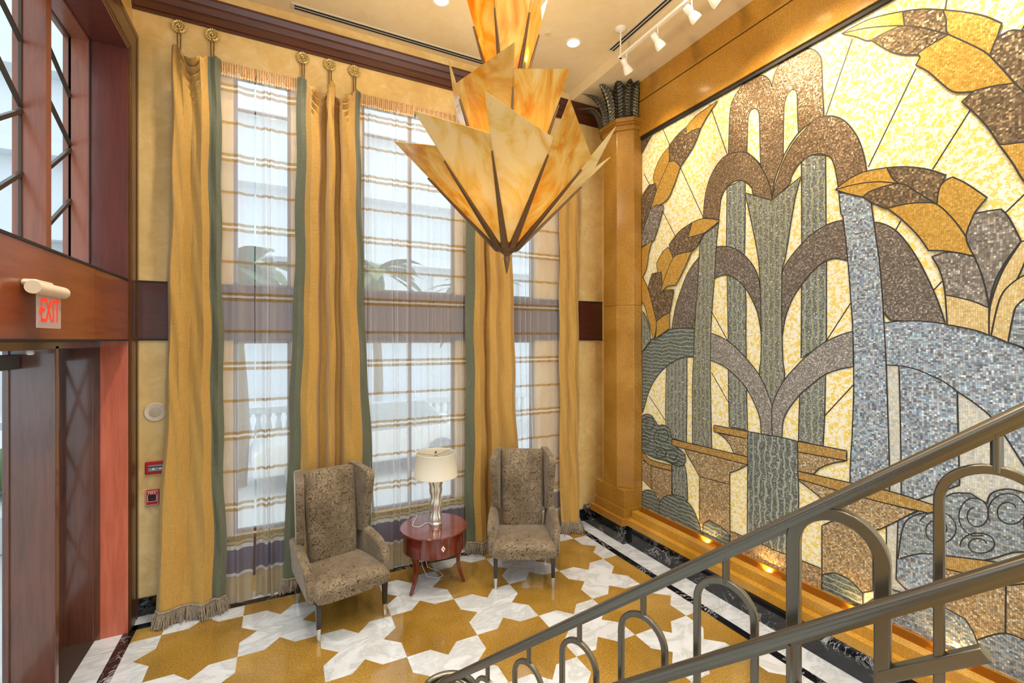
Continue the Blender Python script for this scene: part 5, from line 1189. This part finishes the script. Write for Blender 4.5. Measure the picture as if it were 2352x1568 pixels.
bl = thing('balustrade', 'white balustrade across the forecourt beyond the voile', 'balustrade', (0, 11.5, 0))
m = MB(); m.box(-6, 9, -.1, .1, -.05, .30); m.build('plinth', X['render'], bl)
m = MB(); m.box(-6, 9, -.11, .11, .98, 1.12); m.build('top_rail', X['render'], bl)
m = MB(); m.lathe([(.06, .30), (.06, .36), (.04, .40), (.085, .55), (.05, .78), (.035, .86), (.06, .92), (.06, .98)], 8); b0 = m.build('baluster', X['render'], bl); b0.location = (-1.7, 0, 0)
for k in range(1, 40):
    c = b0.copy(); COL.objects.link(c); c.parent = bl; c.location = (-1.7 + .2 * k, 0, 0)
hs_ = MB(); hs_.box(-12, 20, 24, 30, -.05, 17)  # height raised so the windows show pale wall instead of bright sky
for z in (3.2, 6.4, 9.6, 12.8): hs_.box(-12, 20, 23.2, 24, z, z + .5)
for k in range(12): hs_.box(-11 + k * 2.6, -9.6 + k * 2.6, 23.8, 24, 4.2, 6.0)
tag(hs_.build('white_building', X['render']), 'long white building across the forecourt seen through the voile', 'building')
def palm(x, y, h, lab, seed):
    rnd = random.Random(seed); p = thing('palm_tree', lab, 'palm tree', (x, y, -.05), 0, 'palm trees outside')
    m = MB(); m.tube([(.06 * math.sin(i * .5), 0, h * i / 10) for i in range(11)], [.15 - .006 * i for i in range(11)], 8); m.build('trunk', X['trunk'], p)
    m = MB()
    for k in range(34):
        a = rnd.uniform(0, 6.28); el = rnd.uniform(-.3, 1.2); L = rnd.uniform(1.2, 1.9); d = Vector((math.cos(a), math.sin(a), 0)); prev = None
        for i in range(9):
            t = i / 8; c = d * L * t * math.cos(el * .6) + Vector((0, 0, h + L * (math.sin(el) * t - .75 * t * t)))
            w = .02 + .22 * math.sin(PI * min(1, t * .95 + .05)); s_ = Vector((-d.y, d.x, 0)) * w
            if prev: m.add([prev[0], prev[1], c + s_ - Vector((0, 0, w * .5)), c - s_ - Vector((0, 0, w * .5))], [(0, 1, 2, 3)])
            prev = (c - s_ - Vector((0, 0, w * .5)), c + s_ - Vector((0, 0, w * .5)))
    m.build('fronds', X['leafg'], p)
palm(-.75, 9.6, 3.9, 'palm tree outside the narrow window', 1); palm(2.3, 13.0, 4.6, 'palm tree outside the left side of the wide window', 2); palm(5.4, 13.5, 4.2, 'palm tree outside the right side of the wide window', 3); palm(-6.6, 8.2, 3.2, 'palm tree outside the entrance doors', 4)
car = thing('parked_car', 'pale parked car on the forecourt beyond the wide window', 'car', (1.55, 9.7, -.05), .1)
m = MB(); m.loft([[(x, y * .86, z) for y, z in ((-.85, .3), (.85, .3), (.88, .6), (.82, h_), (-.82, h_), (-.88, .6))] for x, h_ in ((-2.1, .7), (-1.9, .86), (-1.0, .92), (1.3, .95), (2.0, .9), (2.1, .7))], 0, False); m.build('body', X['carpaint'], car, bevel=.05)
m = MB(); m.loft([[(x0 + dx * k, y * (1 - .12 * k), .9 + .55 * k) for x0, dx, y in ((-1.15, .6, -.72), (1.5, -.5, -.72), (1.5, -.5, .72), (-1.15, .6, .72))] for k in (0, .93, 1)], 0, False); m.build('cabin', X['carglass'], car, bevel=.04)
for sx in (-1.3, 1.3):
    for sy in (-.72, .72):
        m = MB(); m.tube([(sx, sy - .1, .32), (sx, sy + .1, .32)], .32, 20); m.build('wheel', m_plain('grey wheel', lin((150, 152, 156)), .6), car, angle=30)
pt = thing('hedge_planter', 'green hedge in a low pale planter outside the entrance doors', 'planter', (-4.3, 8.4, -.03))
m = MB(); m.box(-1.6, 1.2, -2.2, 2.2, 0, .45); m.build('planter', X['render'], pt)
m = MB(); rnd = random.Random(4)
for k in range(60): m.sphere((rnd.uniform(-1.5, 1.1), rnd.uniform(-2.1, 2.1), rnd.uniform(.5, .9)), rnd.uniform(.18, .32), 6)
m.build('hedge', X['leafg'], pt)
wbld = MB(); wbld.box(-16, -14, -4, 22, -.05, 5); wbld.tube([(-13.8, 6 + 3.2 * math.cos(PI * i / 16), 4.6 + 3.2 * math.sin(PI * i / 16)) for i in range(17)], .25, 8); tag(wbld.build('white_arcade', X['render']), 'white arched building beyond the entrance doors', 'building')

# ================================================================ light, sky, camera
W = bpy.data.worlds.new('daylight'); SC.world = W; W.use_nodes = True; nt = W.node_tree; nt.nodes.clear()
bg = nt.nodes.new('ShaderNodeBackground'); ow = nt.nodes.new('ShaderNodeOutputWorld')
bg.inputs[0].default_value = (.80, .90, 1.0, 1); bg.inputs[1].default_value = 2.5; nt.links.new(bg.outputs[0], ow.inputs[0])
for i, (x, y, z) in enumerate(BULBS):
    L = bpy.data.lights.new('chandelier_bulb', 'POINT'); L.energy = 9 if i < 6 else (5 if i < 9 else (8 if i < 11 else 55)); L.color = (1, .74, .40) if i < 11 else (1, .86, .64); L.shadow_soft_size = .03
    o = bpy.data.objects.new('chandelier_bulb', L); COL.objects.link(o); o.parent = ch; o.location = (x, y, z + .045)
cam = bpy.data.cameras.new('camera'); co = bpy.data.objects.new('camera', cam); COL.objects.link(co)
cam.lens = 36 * 1046 / 2352; cam.sensor_width = 36; cam.shift_y = -3.3 / 2352; cam.clip_start = .02; cam.clip_end = 200
co.location = (0, 0, 2.6); co.rotation_euler = (PI / 2, 0, -math.atan(.5013))
SC.camera = co
vs = SC.view_settings; vs.view_transform = 'Standard'; vs.look = 'None'; vs.exposure = 0.0; vs.gamma = 1.0; vs.use_curve_mapping = False
SC.cycles.use_denoising = True
SC.cycles.transparent_max_bounces = 24; SC.cycles.max_bounces = 10; SC.cycles.sample_clamp_indirect = 8.0; SC.cycles.blur_glossy = .5
